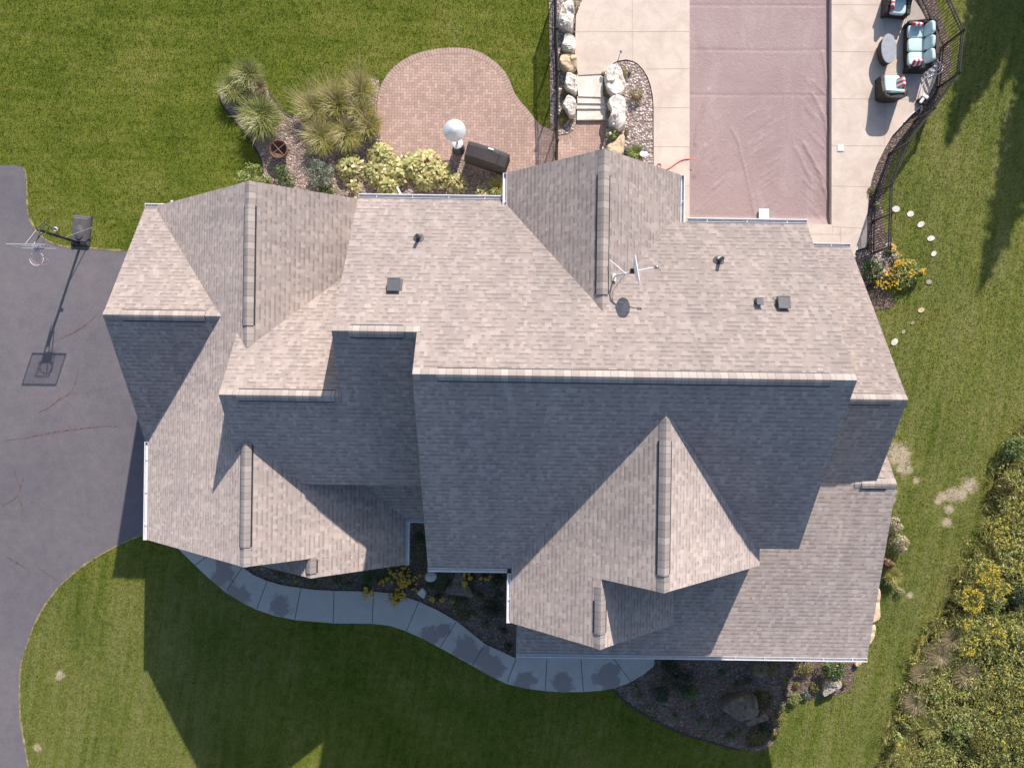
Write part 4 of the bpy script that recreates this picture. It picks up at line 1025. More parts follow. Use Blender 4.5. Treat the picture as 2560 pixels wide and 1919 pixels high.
boulder(zz([(1200, 1095), (1290, 1150), (1340, 1210), (1370, 1350), (1410, 1440), (1410, 1580), (1320, 1660), (1200, 1700), (1090, 1590), (1050, 1400), (1045, 1270), (1080, 1180)], s3, 1360, 0), .5, M['stone'], "large white boulder right of the stone steps", DZ - .15, seed=6)
boulder(zz([(1200, 290), (1280, 270), (1400, 300), (1420, 400), (1410, 600), (1420, 700), (1370, 860), (1250, 880), (1150, 790), (1110, 680), (1160, 600), (1130, 480), (1085, 390)], s3, 1360, 200), .5, M['stone'], "grey white boulder right of the lower steps, with a ring on it", DZ - .15, seed=7)
boulder(zz([(1290, 960), (1400, 950), (1380, 1150), (1380, 1320), (1200, 1320), (1060, 1180), (1120, 1110), (1240, 1050)], s3, 1360, 200), .25, M['tanstone'], "flat tan boulder at the rear gable peak", DZ - .1, seed=8)
boulder(zz([(1480, 1180), (1540, 1140), (1520, 1220), (1490, 1280), (1450, 1260)], s3, 1360, 0), .12, M['greystone'], "small dark grey rock beside the upper white boulder", DZ, seed=9)
boulder([(1804, 1752), (1826, 1740), (1850, 1735), (1872, 1735), (1891, 1737), (1893, 1760), (1893, 1778), (1890, 1795), (1868, 1798), (1847, 1796), (1825, 1784), (1800, 1771)], .55, M['greystone'], "big flat topped brown boulder in the shaded bed", GZ, seed=10)
boulder([(1850, 1800), (1872, 1797), (1892, 1790), (1905, 1782), (1921, 1788), (1917, 1800), (1896, 1804), (1880, 1811), (1860, 1809)], .25, M['greystone'], "low brown rock leaning on the big boulder", GZ, seed=11)
boulder([(1960, 1729), (1968, 1722), (1978, 1724), (1981, 1733), (1975, 1741), (1963, 1740)], .22, M['greystone'], "small round dark rock in the sunny bed", GZ, seed=12)
boulder([(2052, 1732), (2058, 1716), (2066, 1705), (2084, 1699), (2098, 1699), (2106, 1706), (2096, 1718), (2078, 1730), (2060, 1739)], .4, M['midstone'], "pale angular boulder beside the round green shrub", GZ, seed=13)
boulder([(1140, 1424), (1158, 1424), (1166, 1450), (1178, 1470), (1187, 1494), (1170, 1490), (1140, 1486), (1112, 1482), (1113, 1472), (1130, 1456), (1136, 1440)], .3, M['greystone'], "brown rock slab under the short front gutter", GZ, seed=14, name="rock_slab", cat="rock")
boulder([(1063, 1433), (1072, 1428), (1084, 1428), (1092, 1435), (1091, 1447), (1082, 1453), (1070, 1453), (1062, 1446)], .16, M['stone'], "round grey stone in the green ground cover", GZ, seed=15, name="garden_stone", cat="stone", detail=1)
boulder([(1057, 1467), (1066, 1478), (1064, 1488), (1060, 1495), (1050, 1489), (1041, 1481), (1050, 1473)], .14, M['stone'], "pointed white stone at the walkway edge", GZ, seed=16, name="garden_stone", cat="stone", detail=0)
boulder([(2165, 1464), (2197, 1466), (2201, 1480), (2199, 1515), (2197, 1545), (2182, 1554), (2160, 1556)], .3, M['tanstone'], "upper tan stone slab showing beside the porch roof edge", GZ, seed=17, name="rock_slab", cat="rock", top=.8, group="tan slabs along the east eave")
boulder([(2160, 1560), (2182, 1557), (2190, 1562), (2187, 1583), (2181, 1598), (2170, 1614), (2150, 1622), (2140, 1600)], .3, M['tanstone'], "lower tan stone slab showing beside the porch roof edge", GZ, seed=18, name="rock_slab", cat="rock", top=.8, group="tan slabs along the east eave")
boulder([(2134, 1655), (2150, 1645), (2156, 1652), (2140, 1668)], .2, M['tanstone'], "small tan slab at the porch gutter corner", GZ, seed=19, name="rock_slab", cat="rock")
boulder([(2153, 712), (2166, 695), (2172, 700), (2162, 720)], .15, M['tanstone'], "small tan rock at the east roof edge by the yellow flowers", GZ, seed=20, name="garden_stone", cat="stone", detail=0)
stp = empty("stone_steps", P(1476, 240), "four pale stone slab steps between the boulders and the paver patio", "steps")
for pts, z0, z1 in (([(1442, 186), (1508, 184), (1508, 243), (1446, 241)], GZ - .02, DZ - .03), ([(1443, 241), (1512, 242), (1512, 259), (1444, 258)], GZ - .02, DZ - .07), ([(1441, 258), (1514, 259), (1516, 272), (1441, 272)], GZ - .02, DZ - .12), ([(1443, 271), (1517, 273), (1517, 299), (1442, 300)], GZ - .02, DZ - .17)):
    mb = MB(); mb.prism(G2(pts, z1), z0, z1); mb.build("step", M['stone'], stp)
st0 = None
for i, (u, v, r, a, lb) in enumerate(((2240, 523, 9, .1, "square white stepping stone touching the fence"), (2196, 531, 10, .3, "square white stepping stone behind the fence gate"), (2276, 535, 8, .5, "second white stepping stone from the fence gate, on the lawn"), (2302, 561, 9, .6, "third white stepping stone from the fence, before the path turns down"),
                             (2327, 596, 9, .3, "white stepping stone at the outer bend of the path"), (2334, 634, 7, .8, "small white stepping stone just below the outer bend"), (2322, 705, 7, .2, "dull half sunken stepping stone right of the yellow flowers"), (2303, 775, 8, .4, "brownish half sunken stepping stone, third from the lower end"), (2281, 807, 5, .7, "small muddy stepping stone, second from the lower end"), (2258, 829, 5, .9, "tiny muddy stepping stone near the lower end of the path"), (2236, 854, 9, .9, "white stepping stone at the lower end of the path by the roof"))):
    c = P(u, v, GZ)
    if st0 is None:
        mb = MB(); rg = random.Random(4); poly = [(math.cos(k * .785 + .4) * (.95 + rg.uniform(-.12, .12)), math.sin(k * .785 + .4) * (.9 + rg.uniform(-.12, .12))) for k in range(8)]
        mb.prism(poly, -.05, .03); o = st0 = mb.build("stepping_stone", M['stone'])
    else: o = st0.copy(); C.objects.link(o)
    if i in (6, 7, 8, 9): o.data = o.data.copy(); o.data.materials[0] = M['tanstone'] if i == 7 else M['midstone']
    o.location = c; s = px2m(r) * 1.2; o.scale = (s, s * random.Random(i).uniform(.7, .95), 1); o.rotation_euler = (0, 0, a)
    props(o, lb, "stepping stone", "stepping stones curving across the east lawn")
# ------------------------------------------------------------------ pool cover
def m_cover():
    t = NT("pool_cover"); p = t.pos()
    c = t.ramp(t.noise(p, .45, 4, .6), [(.3, (.255, .182, .182)), (.7, (.295, .22, .217))])
    c = t.mix(t.ramp(t.noise(t.scale(p, (1, .35, 1)), 1.3, 5, .7, dist=1), [(.48, 0), (.8, .5)]), c, (.40, .33, .32))
    t.col(c, .62, .35)
    w = t.noise(t.scale(p, (7, 5, 1)), 1.0, 3, .6, dist=1.2)
    t.bump(t.math('ADD', w, t.math('MULTIPLY', t.noise(p, 22, 3), .35)), .38, .04); return t.mat
def pool_cover():
    z0 = DZ - .22
    a = P(PX0, -60, z0); b = P(PX1, PY1, z0); x0, x1 = P(PX0 - 6, 250, z0).x, P(PX1 + 8, 250, z0).x; y1, y0 = a.y + .1, P(1900, 566, z0).y
    nx, ny = 120, 190; X, Y = np.meshgrid(np.linspace(x0, x1, nx), np.linspace(y0, y1, ny)); Z = np.full_like(X, z0)
    def crease(pts, w, h):
        q = [P(u, v, z0) for u, v in pts]; d = np.full_like(X, 9.)
        for s, e in zip(q[:-1], q[1:]):
            ex, ey = e.x - s.x, e.y - s.y; tt = np.clip(((X - s.x) * ex + (Y - s.y) * ey) / (ex * ex + ey * ey), 0, 1)
            d = np.minimum(d, np.hypot(X - s.x - tt * ex, Y - s.y - tt * ey))
        return h * np.exp(-(d / w) ** 2)
    Z += crease([(1828, 320), (1845, 352), (1862, 420), (1876, 480), (1890, 556)], .024, .03)
    Z += crease([(1772, 225), (1758, 270), (1745, 310), (1738, 360)], .05, .035) + crease([(1763, 365), (1750, 400), (1735, 440)], .05, .03)
    Z += crease([(2056, 130), (2066, 190), (2074, 260)], .05, .03) + crease([(2032, 235), (2058, 285), (2072, 340)], .06, .03) + crease([(2010, 360), (2048, 430), (2070, 500)], .06, .035) + crease([(1990, 370), (2030, 455)], .06, .02)
    rng = np.random.default_rng(8)
    for k in range(170):   # short ripples fanning from the edges
        side = rng.random() < .55; v = rng.uniform(180, 520) if side else rng.uniform(280, 540); u = rng.uniform(2000, 2070) if side else rng.uniform(1860, 1925) if rng.random() < .6 else rng.uniform(1738, 1800)
        l = rng.uniform(18, 45); sl = (-.75 if side else -.6) if u > 1850 and not side else (1.1 if side else -.9)
        Z += crease([(u, v), (u + l, v + l * sl)], .022, rng.uniform(.004, .012))
    for v in (13, 125, 237): Z += crease([(PX0, v), (PX1, v + 1)], .03, -.012)
    yy = np.clip((Y - y0) / .38, 0, 1); Z += .11 * (1 - yy) ** 1.3
    Z -= .03 * np.sin(np.pi * (X - x0) / (x1 - x0))
    xr = np.clip((x1 - X) / .35, 0, 1); Z -= .06 * (1 - xr) ** 2
    V = np.c_[X.ravel(), Y.ravel(), Z.ravel()]; i = np.arange(nx * ny).reshape(ny, nx)
    Fq = np.stack([i[:-1, :-1], i[:-1, 1:], i[1:, 1:], i[1:, :-1]], -1).reshape(-1, 4)
    o = npmesh("pool_cover", V, Fq, m_cover(), None, True)
    props(o, "wrinkled mauve safety cover over the swimming pool", "pool cover")
    mb = MB(); c = P(1910, 537, z0 + .1); mb.box((c.x, c.y, z0 + .075), (.37, .46, .05)); mb.build("cover_pad", M['white'])
    props(bpy.data.objects["cover_pad"], "white rectangular pad lying on the pool cover by the roof gutter", "pad")
pool_cover()
# skimmer lid
c = P(2101, 371, DZ); mb = MB(); mb.box((c.x, c.y, DZ + .012), (.235, .235, .024), .02); mb.box((c.x, c.y, DZ + .027), (.19, .19, .008), .02)
props(mb.build("skimmer_lid", M['white']), "small white square skimmer lid in the pool deck", "lid")

# ------------------------------------------------------------------ fences
def fence(name, tops, label, zb, zt=1.1, gates=()):
    pts = [P(u, v, zt) for u, v in tops]; f = empty(name, (pts[0].x, pts[0].y, zb), label, "fence")
    for i, p in enumerate(pts):
        mb = MB(); mb.box((p.x, p.y, (zb + zt + .05) / 2), (.06, .06, zt + .05 - zb)); mb.box((p.x, p.y, zt + .065), (.08, .08, .03), taper=.6); mb.build("post", M['black'], f)
    for i in range(len(pts) - 1):
        a, b = pts[i], pts[i + 1]; d = (b - a); Ln = d.length; d.normalize(); ang = math.atan2(d.y, d.x); m = (a + b) / 2; mb = MB(); g = i in gates
        for z in (zt - .02, zt - .17, zb + .12): mb.box((m.x, m.y, z), (Ln - .06, .036, .036), ang)
        k = max(2, int(Ln / .105))
        for j in range(1, k):
            q = a + d * Ln * j / k; mb.box((q.x, q.y, (zb + .06 + zt - .02) / 2), (.017, .017, zt - .08 - zb), ang)
        mb.build("gate" if g else "panel", M['black'], f)
    return f
fence("pool_fence", [(2330, -100), (2410.5, 75), (2400, 181), (2336, 271), (2271, 356), (2231, 458), (2229, 533), (2227, 617), (2125, 662)], "black metal picket fence curving round the east side of the pool deck", DZ - .13, gates=(5,))
fence("pool_fence", [(1391, -60), (1391.5, 70), (1396, 177), (1395.5, 289), (1394.5, 351), (1393, 440)], "black metal picket fence between the lawn and the boulder row", GZ + .02)

# ------------------------------------------------------------------ patio furniture
def m_fabric(name, c, c2=None, axis=0, period=.13):
    t = NT(name); p = t.obj()
    col = t.ramp(t.noise(p, 5, 4), [(.3, tuple(x * .93 for x in c)), (.7, c)])
    if c2:
        s = t.n("SeparateXYZ", t.n("TexCoord").outputs[3]).outputs[axis]
        k = t.math('GREATER_THAN', t.math('FRACT', t.math('DIVIDE', t.math('ADD', s, 10.0), period)), .5); col = t.mix(k, col, c2)
    t.col(col, .9, .1); t.bump(t.noise(p, 9, 4, .6), .4, .03); return t.mat
def m_wicker():
    t = NT("wicker"); p = t.obj(); w = t.n("TexWave", ins={'Vector': p, 'Scale': 14.0, 'Distortion': 1.5}, bands_direction='Z').outputs[0]
    t.col(t.ramp(w, [(.2, (.014, .012, .011)), (.8, (.05, .042, .038))]), .6, .3); t.bump(w, .5, .01); return t.mat
M['wicker'] = m_wicker(); M['aqua'] = m_fabric("aqua_fabric", (.50, .66, .655)); M['stripe'] = m_fabric("striped_fabric", (.80, .74, .73), (.56, .10, .13), 0, .15)
M['stripe_y'] = m_fabric("striped_fabric", (.80, .74, .73), (.56, .10, .13), 1, .15); M['tabletop'] = m_plain("table_top", (.27, .29, .33), .55, .4)
def seat(name, loc, rz, W, ncush, label, cat, pil):
    """front faces local +x; W = width along y; depth .88"""
    t = empty(name, loc, label, cat, None, rz); D = .86; mb = MB()
    mb.rbox((0, 0, .19), (D * .92, W - .06, .30)); mb.build("frame", M['wicker'], t, True, True)
    for s in (-1, 1):
        a = MB(); pts = []
        for k in range(7):
            q = k / 6; x = D * .44 - q * D * .86; pts.append((x, s * (W / 2 - .06), .50 + .20 * q ** 2))
        n = len(pts); vs = []
        for (x, y, z) in pts:
            for dy in (-.06, .06): vs += [(x, y + dy, .02), (x, y + dy, z)]
        fs = []
        for i in range(n - 1):
            b = i * 4; fs += [(b + 1, b + 3, b + 7, b + 5), (b, b + 1, b + 5, b + 4), (b + 3, b + 2, b + 6, b + 7)]
        fs += [(0, 2, 3, 1), ((n - 1) * 4, (n - 1) * 4 + 1, (n - 1) * 4 + 3, (n - 1) * 4 + 2)]
        a.add(vs, fs); a.build("armrest", M['wicker'], t, False, True)
    a = MB(); vs = []; m = 12    # curved backrest wrapping the rear corners
    for i in range(m + 1):
        q = -1 + 2 * i / m; y = q * W / 2; x = -D / 2 + .02 + .16 * abs(q) ** 6
        z = .80 - .06 * abs(q) ** 3
        vs += [(x - .05, y * .98, .03), (x - .13, y, z), (x - .02, y * .96, z), (x + .05, y * .94, .30)]
    fs = []
    for i in range(m):
        b = i * 4
        for k in range(3): fs.append((b + k, b + k + 4, b + k + 5, b + k + 1))
    fs += [(0, 1, 2, 3), (m * 4 + 3, m * 4 + 2, m * 4 + 1, m * 4)]
    a.add(vs, [tuple(reversed(f)) for f in fs]); a.build("backrest", M['wicker'], t, False, True)
    cw = (W - .26) / ncush
    for i in range(ncush):
        y = -W / 2 + .13 + cw * (i + .5)
        c = MB(); c.rbox((.07, y, .40), (.66, cw - .012, .15)); c.build("seat_cushion", M['aqua'], t, True, True)
        c = MB(); c.rbox((-.27, y, .66), (.15, cw - .03, .44), rot=Matrix.Rotation(rad(-17), 3, 'Y') @ Matrix.Rotation(rad(random.Random(i).uniform(-7, 7)), 3, 'X'), puff=1); c.build("back_cushion", M['aqua'], t, True, True)
    for (x, y, z, rx, w) in pil:
        c = MB(); c.rbox((0, 0, 0), (.36, .13, .30), puff=1); o = c.build("pillow", M['stripe'], t, True, True); o.location = (x, y, z); o.rotation_euler = (rx, 0, w)
    for sx in (-1, 1):
        for sy in (-1, 1):
            f = MB(); f.box((sx * D * .4, sy * (W / 2 - .07), .02), (.05, .05, .04)); f.build("leg", M['black'], t, False, True)
    return t
c = P(2294, 116, DZ + .35); seat("outdoor_sofa", (c.x, c.y, DZ), math.pi + .01, 1.75, 3, "dark wicker three seat sofa with aqua cushions on the pool deck", "sofa", [(.12, .70, .57, .5, .05), (.12, -.70, .57, -.5, -.05)])
c = P(2229, 217, DZ + .4); seat("outdoor_armchair", (c.x, c.y, DZ), math.pi / 2 + .02, .86, 1, "dark wicker armchair with aqua cushion below the sofa, back to the house", "armchair", [(.08, -.26, .57, .5, .12)])
c = P(2243, 12, DZ + .35); seat("outdoor_armchair", (c.x, c.y, DZ), -math.pi / 2 - .08, .86, 1, "dark wicker armchair at the top edge of the deck, facing the oval table", "armchair", [(.10, -.25, .57, .5, .0)])
c = P(2222, 122, DZ + .48); t = empty("coffee_table", (c.x, c.y, DZ), "oval wicker coffee table with grey top in front of the sofa", "table", None, .03)
Mx = Matrix(((.52, 0, 0), (0, 1, 0), (0, 0, 1)))
mb = MB(); mb.lathe((0, 0, 0), [(.36, .0), (.50, .12), (.52, .36), (.50, .45)], 32, 0, Mx); mb.build("base", M['wicker'], t, True, True)
mb = MB(); mb.lathe((0, 0, 0), [(.50, .451), (.535, .465), (.535, .485), (.52, .495), (.0, .496)], 40, 0, Mx); mb.build("table_top", M['tabletop'], t, False, True)

# ------------------------------------------------------------------ patio heater, grill, fire pit
c = P(1147, 374, GZ); hx = empty("patio_heater", (c.x, c.y, GZ), "tall patio heater with round white reflector on the paver patio", "patio heater")
mb = MB(); mb.lathe((c.x, c.y, GZ), [(.235, .02), (.235, .06), (.20, .07), (.20, .72)], 28); mb.build("tank_housing", M['ventblk'], hx, True)
mb = MB(); mb.lathe((c.x, c.y, GZ), [(.205, .722), (.205, .76), (.19, .775), (.0, .776)], 28); mb.build("tank_lid", M['white'], hx, True)
mb = MB(); mb.tube([(c.x, c.y, GZ + .77), (c.x, c.y, GZ + 1.9)], .03, 12); mb.build("pole", m_plain("rust_pole", (.12, .05, .045), .4), hx, True)
mb = MB(); mb.lathe((c.x, c.y, GZ), [(.06, 1.86), (.10, 1.92), (.10, 2.14), (.13, 2.17), (.0, 2.18)], 20); mb.build("burner", M['gal'], hx, True)
mb = MB(); n = 48; mb.lathe((c.x, c.y, GZ), [(.385, 2.155), (.39, 2.17), (.385, 2.18), (.14, 2.275), (.12, 2.30), (.09, 2.315), (.0, 2.32)], n); mb.build("reflector", m_plain("reflector", (.60, .63, .66), .3, .5, .35, .02), hx, True)
c = P(1217, 386, .45); rz = -.30; grill = empty("covered_grill", (c.x, c.y, GZ), "long barbecue grill under a dark grey cover, beside the patio heater", "grill", None, rz)
mb = MB(); prof = [(-.31, .03), (-.32, .55), (-.30, .86), (-.24, .99), (.12, 1.10), (.22, 1.09), (.29, .96), (.32, .6), (.31, .03)]; xs = [-.78, -.77, -.66, -.45, 0, .42, .48, .60, .75, .77]; kz = [.80, .86, .93, .985, 1.0, .99, .93, .92, .86, .80]; vs = []; m = len(prof); rg = random.Random(2)
for x, k in zip(xs, kz):
    for y, z in prof: vs.append((x + rg.uniform(-.012, .012), y * (1 if k > .85 else .93) + rg.uniform(-.012, .012), z * (k if z > .7 else 1) + rg.uniform(-.008, .008)))
fs = [(i * m + j, i * m + j + 1, (i + 1) * m + j + 1, (i + 1) * m + j) for i in range(len(xs) - 1) for j in range(m - 1)]
fs = [tuple(reversed(f)) for f in fs] + [tuple(range(m)), tuple(range(len(vs) - 1, len(vs) - m - 1, -1))]
mb.add(vs, fs); mb.build("cover", m_fabric("grill_cover", (.085, .078, .082)), grill, False, True)
mb = MB(); mb.box((.10, .19, 1.105), (.20, .06, .012), rot=Matrix.Rotation(-.1, 3, 'X')); mb.build("tag", M['white'], grill, False, True)
for sx in (-.6, .6):
    for sy in (-.22, .22):
        mb = MB(); mb.lathe((sx, sy, .04), [(.03, -.02), (.04, 0), (.03, .02)], 12, 0, Matrix.Rotation(math.pi / 2, 3, 'X')); mb.build("caster", M['black'], grill, False, True)
c = P(696, 373, GZ + .42); fp = empty("fire_pit", (c.x, c.y, GZ), "round rusty brown fire pit with a cross grate in the rear bed", "fire pit")
M['rust'] = m_plain("rusty_steel", (.13, .075, .062), .75, .2, 0, .4, 12)
mb = MB(); mb.lathe((c.x, c.y, GZ), [(.14, .10), (.24, .16), (.30, .28), (.315, .42), (.345, .43), (.345, .445), (.30, .445), (.285, .30), (.22, .19), (0, .16)], 36); mb.build("bowl", M['rust'], fp, True)
for a in (.7, 2.3):
    mb = MB(); mb.tube([(c.x - math.cos(a) * .31, c.y - math.sin(a) * .31, GZ + .44), (c.x + math.cos(a) * .31, c.y + math.sin(a) * .31, GZ + .44)], .012, 8); mb.build("grate_bar", m_plain("grate", (.22, .14, .12), .7), fp)
for a in (.3, 2.4, 4.5):
    mb = MB(); mb.tube([(c.x + math.cos(a) * .22, c.y + math.sin(a) * .22, GZ + .18), (c.x + math.cos(a) * .30, c.y + math.sin(a) * .30, GZ)], .015, 8); mb.build("leg", M['rust'], fp)

# ------------------------------------------------------------------ basketball hoop
pb = P(203, 609, GZ); bx, by = pb.x, pb.y; hp = empty("basketball_hoop", (bx, by, GZ), "portable basketball hoop at the driveway edge", "basketball hoop")
M['hoopbase'] = m_plain("hoop_base", (.085, .08, .088), .6, .3); M['pole'] = m_plain("hoop_pole", (.03, .03, .033), .35, .5)
bc = P(206, 577, GZ); mb = MB(); Lb, Wb = 1.14, .68
for (s, z0, z1, ty) in ((1.0, 0, .10, .97), (.95, .10, .16, .9), (.80, .16, .20, .9)):
    mb.box((bc.x, bc.y, GZ + (z0 + z1) / 2), (Wb * s, Lb * s, z1 - z0), -.09, taper=ty)
mb.lathe((bc.x - .01, bc.y - .10, GZ + .19), [(.23, 0), (.20, .05), (.1, .08), (0, .085)], 20, 0, Matrix(((.8, 0, 0), (0, 1.25, 0), (0, 0, 1))))
mb.build("base", M['hoopbase'], hp)
for s in (-1, 1):
    mb = MB(); mb.lathe((bx + s * .26, by - .03, GZ + .07), [(.06, -.03), (.07, 0), (.06, .03)], 14, 0, Matrix.Rotation(math.pi / 2, 3, 'Y')); mb.build("wheel", M['black'], hp, True)
zt = 2.16; mb = MB(); mb.tube([(bx, by, GZ + .12), (bx, by, zt)], .048, 14); mb.tube([(bx, by, 1.0), (bx, by, 1.06)], .058, 14); mb.build("pole", M['pole'], hp, True)
for s in (-1, 1):
    q = P(231, 568, GZ + .22)
    if s > 0: mb = MB(); mb.tube([(bx, by, .62), (q.x, q.y, GZ + .2)], .016, 8); mb.build("brace", M['gal'], hp)
cx, cy = bx - .03, 4.385                      # board centre
zb0, zb1 = 1.95, 2.75
def tubep(name, pts, r, mat): mb = MB(); mb.tube(pts, r, 8); mb.build(name, mat, hp)
for s in (-1, 1):
    tubep("arm", [(bx + s * .06, by, 2.12), (cx + s * .16, cy + .05, 2.50)], .018, M['pole'])
    tubep("arm", [(bx + s * .06, by, 1.78), (cx + s * .16, cy + .05, 2.12)], .018, M['pole'])
    tubep("arm", [(bx + s * .06, by + .02, 2.12), (bx + s * .06 + .05, by + .30, 1.82)], .016, M['pole'])
tubep("height_handle", [(bx + .05, by + .30, 1.80), (bx + .03, by + .04, .95)], .018, M['gal'])
tubep("height_spring", [(bx + .1, by + .25, 1.55), (bx + .04, by + .06, 1.0)], .012, m_plain("spring", (.45, .28, .10), .5))
mb = MB(); q = P(139, 573, 1.35); mb.lathe(q, [(.055, -.03), (.075, -.03), (.075, .03), (.055, .03), (.055, -.03)], 16, 0, Matrix.Rotation(.4, 3, 'X')); mb.tube([q, (bx + .03, by + .03, 1.2)], .01, 6); mb.build("ball_return_ring", M['white'], hp, True)
tb = NT("board_acrylic"); tb.col((.55, .6, .62), .1, .5); trn = tb.n("BsdfTransparent"); mxs = tb.n("MixShader", .82, tb.b.outputs[0], trn.outputs[0]); tb.t.links.new(mxs.outputs[0], tb.out.inputs[0])
mb = MB(); mb.box((cx, cy, (zb0 + zb1) / 2), (1.20, .02, zb1 - zb0 - .04)); board = mb.build("backboard", tb.mat, hp)
W2 = .625
mb = MB()
for z in (zb0, zb1): mb.box((cx, cy, z), (1.28, .032, .032))
for s in (-1, 1): mb.box((cx + s * W2, cy, (zb0 + zb1) / 2), (.032, .032, zb1 - zb0 - .034))
mb.box((cx, cy + .03, zb0 + .1), (.30, .03, .24)); mb.build("frame", m_plain("board_frame", (.32, .32, .34), .5), board)
mb = MB()
for z in (2.16, 2.52): mb.box((cx, cy - .014, z), (.55, .008, .03))
for s in (-1, 1): mb.box((cx + s * .255, cy - .014, 2.34), (.03, .008, .325))
mb.build("target_square", M['white'], board)
rc = P(91.6, 646.7, 2.05); M['rim'] = m_plain("pink_rim", (.85, .58, .58), .45, .4)
mb = MB(); mb.tube([(rc.x + .232 * math.cos(a), rc.y + .232 * math.sin(a), 2.05) for a in [k * 2 * math.pi / 40 for k in range(41)]], .013, 8); mb.box((rc.x, (rc.y + .22 + cy - .02) / 2, 2.05), (.17, cy - .02 - rc.y - .22, .03)); mb.build("rim", M['rim'], hp)
mb = MB()
for k in range(12):
    a = k * 2 * math.pi / 12
    for d in (1, -1):
        pts = []
        for j in range(6):
            q = j / 5; rr = .23 - .11 * q ** .7; b = a + d * q * 1.05; pts.append((rc.x + rr * math.cos(b) + .05 * q, rc.y + rr * math.sin(b) - .02 * q, 2.04 - .42 * q))
        mb.tube(pts, .004, 4, 0, False)
mb.build("net", M['white'], hp)

# ------------------------------------------------------------------ satellite dish
zr = 8.05; b0 = P(1535, 693, zr); sd = empty("satellite_dish", b0, "white satellite dish on a tripod mast beside the rear roof ridge", "satellite dish")
dc = P(1592, 676, 8.86); mastp = P(1578, 681, 8.80)
mb = MB(); mb.tube([b0 - Vector((0, 0, .04)), b0 + Vector((.02, 0, .35)), mastp], .026, 10); mb.box(b0 + Vector((0, 0, 0)), (.14, .2, .03), rot=Matrix.Rotation(.75, 3, 'Y')); mb.build("mast", M['white'], sd)
for (u, v, z) in ((1524, 649, 8.34), (1527, 733, 7.95)):
    mb = MB(); mb.tube([P(u, v, z), mastp - Vector((.12, .02, .1))], .013, 6); mb.build("strut", M['white'], sd)
Nn = Vector((.965, .16, .21)).normalized(); q = Nn.to_track_quat('Z', 'Y').to_matrix()
S = Matrix(((1, 0, 0), (0, .86, 0), (0, 0, 1)))
mb = MB(); mb.lathe(dc, [(0, -.075), (.18, -.058), (.30, -.022), (.375, .02), (.385, .026), (.37, .030), (.29, -.010), (.17, -.045), (0, -.062)], 36, 0, q @ S); mb.build("dish", m_plain("dish_white", (.72, .73, .74), .4, .4), sd, True)
mb = MB(); mb.box(dc - Nn * .11, (.12, .12, .14)); mb.build("bracket", M['dark'], sd)
le = P(1641, 668, 8.95); mb = MB(); mb.tube([dc + Vector((0, 0, -.28)) * .3, le], .018, 8); mb.build("feed_arm", M['white'], sd)
mb = MB(); mb.lathe(le, [(.03, -.06), (.045, -.03), (.05, .05), (.0, .055)], 14, 0, (-Nn).to_track_quat('Z', 'Y').to_matrix()); mb.build("receiver", M['gal'], sd, True)

# ------------------------------------------------------------------ hoses, lights, small garden things
def hose(name, pts, r, mat, label, cat="hose", it=3):
    q = [Vector(p) for p in pts]
    for _ in range(it):
        n = [q[0]]
        for a, b in zip(q[:-1], q[1:]): n += [a * .75 + b * .25, a * .25 + b * .75]
        q = n + [q[-1]]
    mb = MB(); mb.tube(q, r, 8); return props(mb.build(name, mat, None, True), label, cat)
dz = DZ + .018
hose("garden_hose", [P(u, v, dz) for u, v in ((1740, 397), (1722, 397), (1706, 399), (1690, 408), (1675, 420), (1663, 425), (1652, 424), (1643, 415), (1644, 409), (1650, 409), (1653, 413), (1651, 419))], .016, m_plain("red_hose", (.62, .17, .13), .5), "thin red hose lying on the deck beside the rear gable")
pts = []
for k, (u, v, r) in enumerate(((2338, 170, 19), (2327, 176, 15), (2320, 182, 13), (2333, 166, 16))):
    cc = P(u, v, dz)
    for j in range(9):
        a = j * 2 * math.pi / 8 + k * .9; pts.append((cc.x + px2m(r) * 1.05 * math.cos(a), cc.y + px2m(r) * 1.05 * math.sin(a) * .9, dz + .014 * k))
pts += [tuple(P(u, v, dz)) for u, v in ((2319, 196), (2318, 204), (2321, 212))]
M['hosew'] = m_plain("white_hose", (.62, .62, .66), .45)
hose("pool_hose", pts, .017, M['hosew'], "coiled white pool hose behind the sofa at the fence")
vc = P(2301, 254, DZ); vm = empty("pool_vacuum", (vc.x, vc.y, DZ), "white and black pool vacuum head on the deck by the east fence", "pool vacuum", None, -.6)
mb = MB(); mb.rbox((0, .02, .11), (.22, .34, .14)); mb.build("body", M['black'], vm, True, True)
mb = MB(); mb.rbox((.0, .14, .17), (.24, .14, .10)); mb.rbox((-.02, -.06, .19), (.10, .22, .05)); mb.build("cover_shell", M['white'], vm, True, True)
for s in (-1, 1):
    mb = MB(); mb.lathe((s * .13, -.05, .07), [(.055, -.025), (.07, 0), (.055, .025)], 14, 0, Matrix.Rotation(math.pi / 2, 3, 'Y')); mb.build("wheel", M['black'], vm, True, True)
mb = MB(); mb.tube(smoothpoly([tuple(x) for x in ()], 0) or [Vector(p) - Vector((vc.x, vc.y, DZ)) for p in (P(2302, 246, dz + .1), P(2304, 225, dz + .02), P(2309, 208, dz), P(2312, 196, dz))], .016, 8)
o = hose("pool_hose", [P(u, v, dz + w) for u, v, w in ((2303, 244, .1), (2301, 232, .06), (2303, 222, .02), (2308, 206, 0), (2311, 194, 0))], .014, M['hosew'], "short straight white hose leading up from the pool vacuum")
hose("pool_hose", [P(u, v, dz + w) for u, v, w in ((2308, 252, .1), (2306, 262, .05), (2296, 272, 0), (2280, 285, 0), (2268, 296, 0), (2259, 307, 0))], .014, M['hosew'], "white hose running down the deck edge from the pool vacuum")
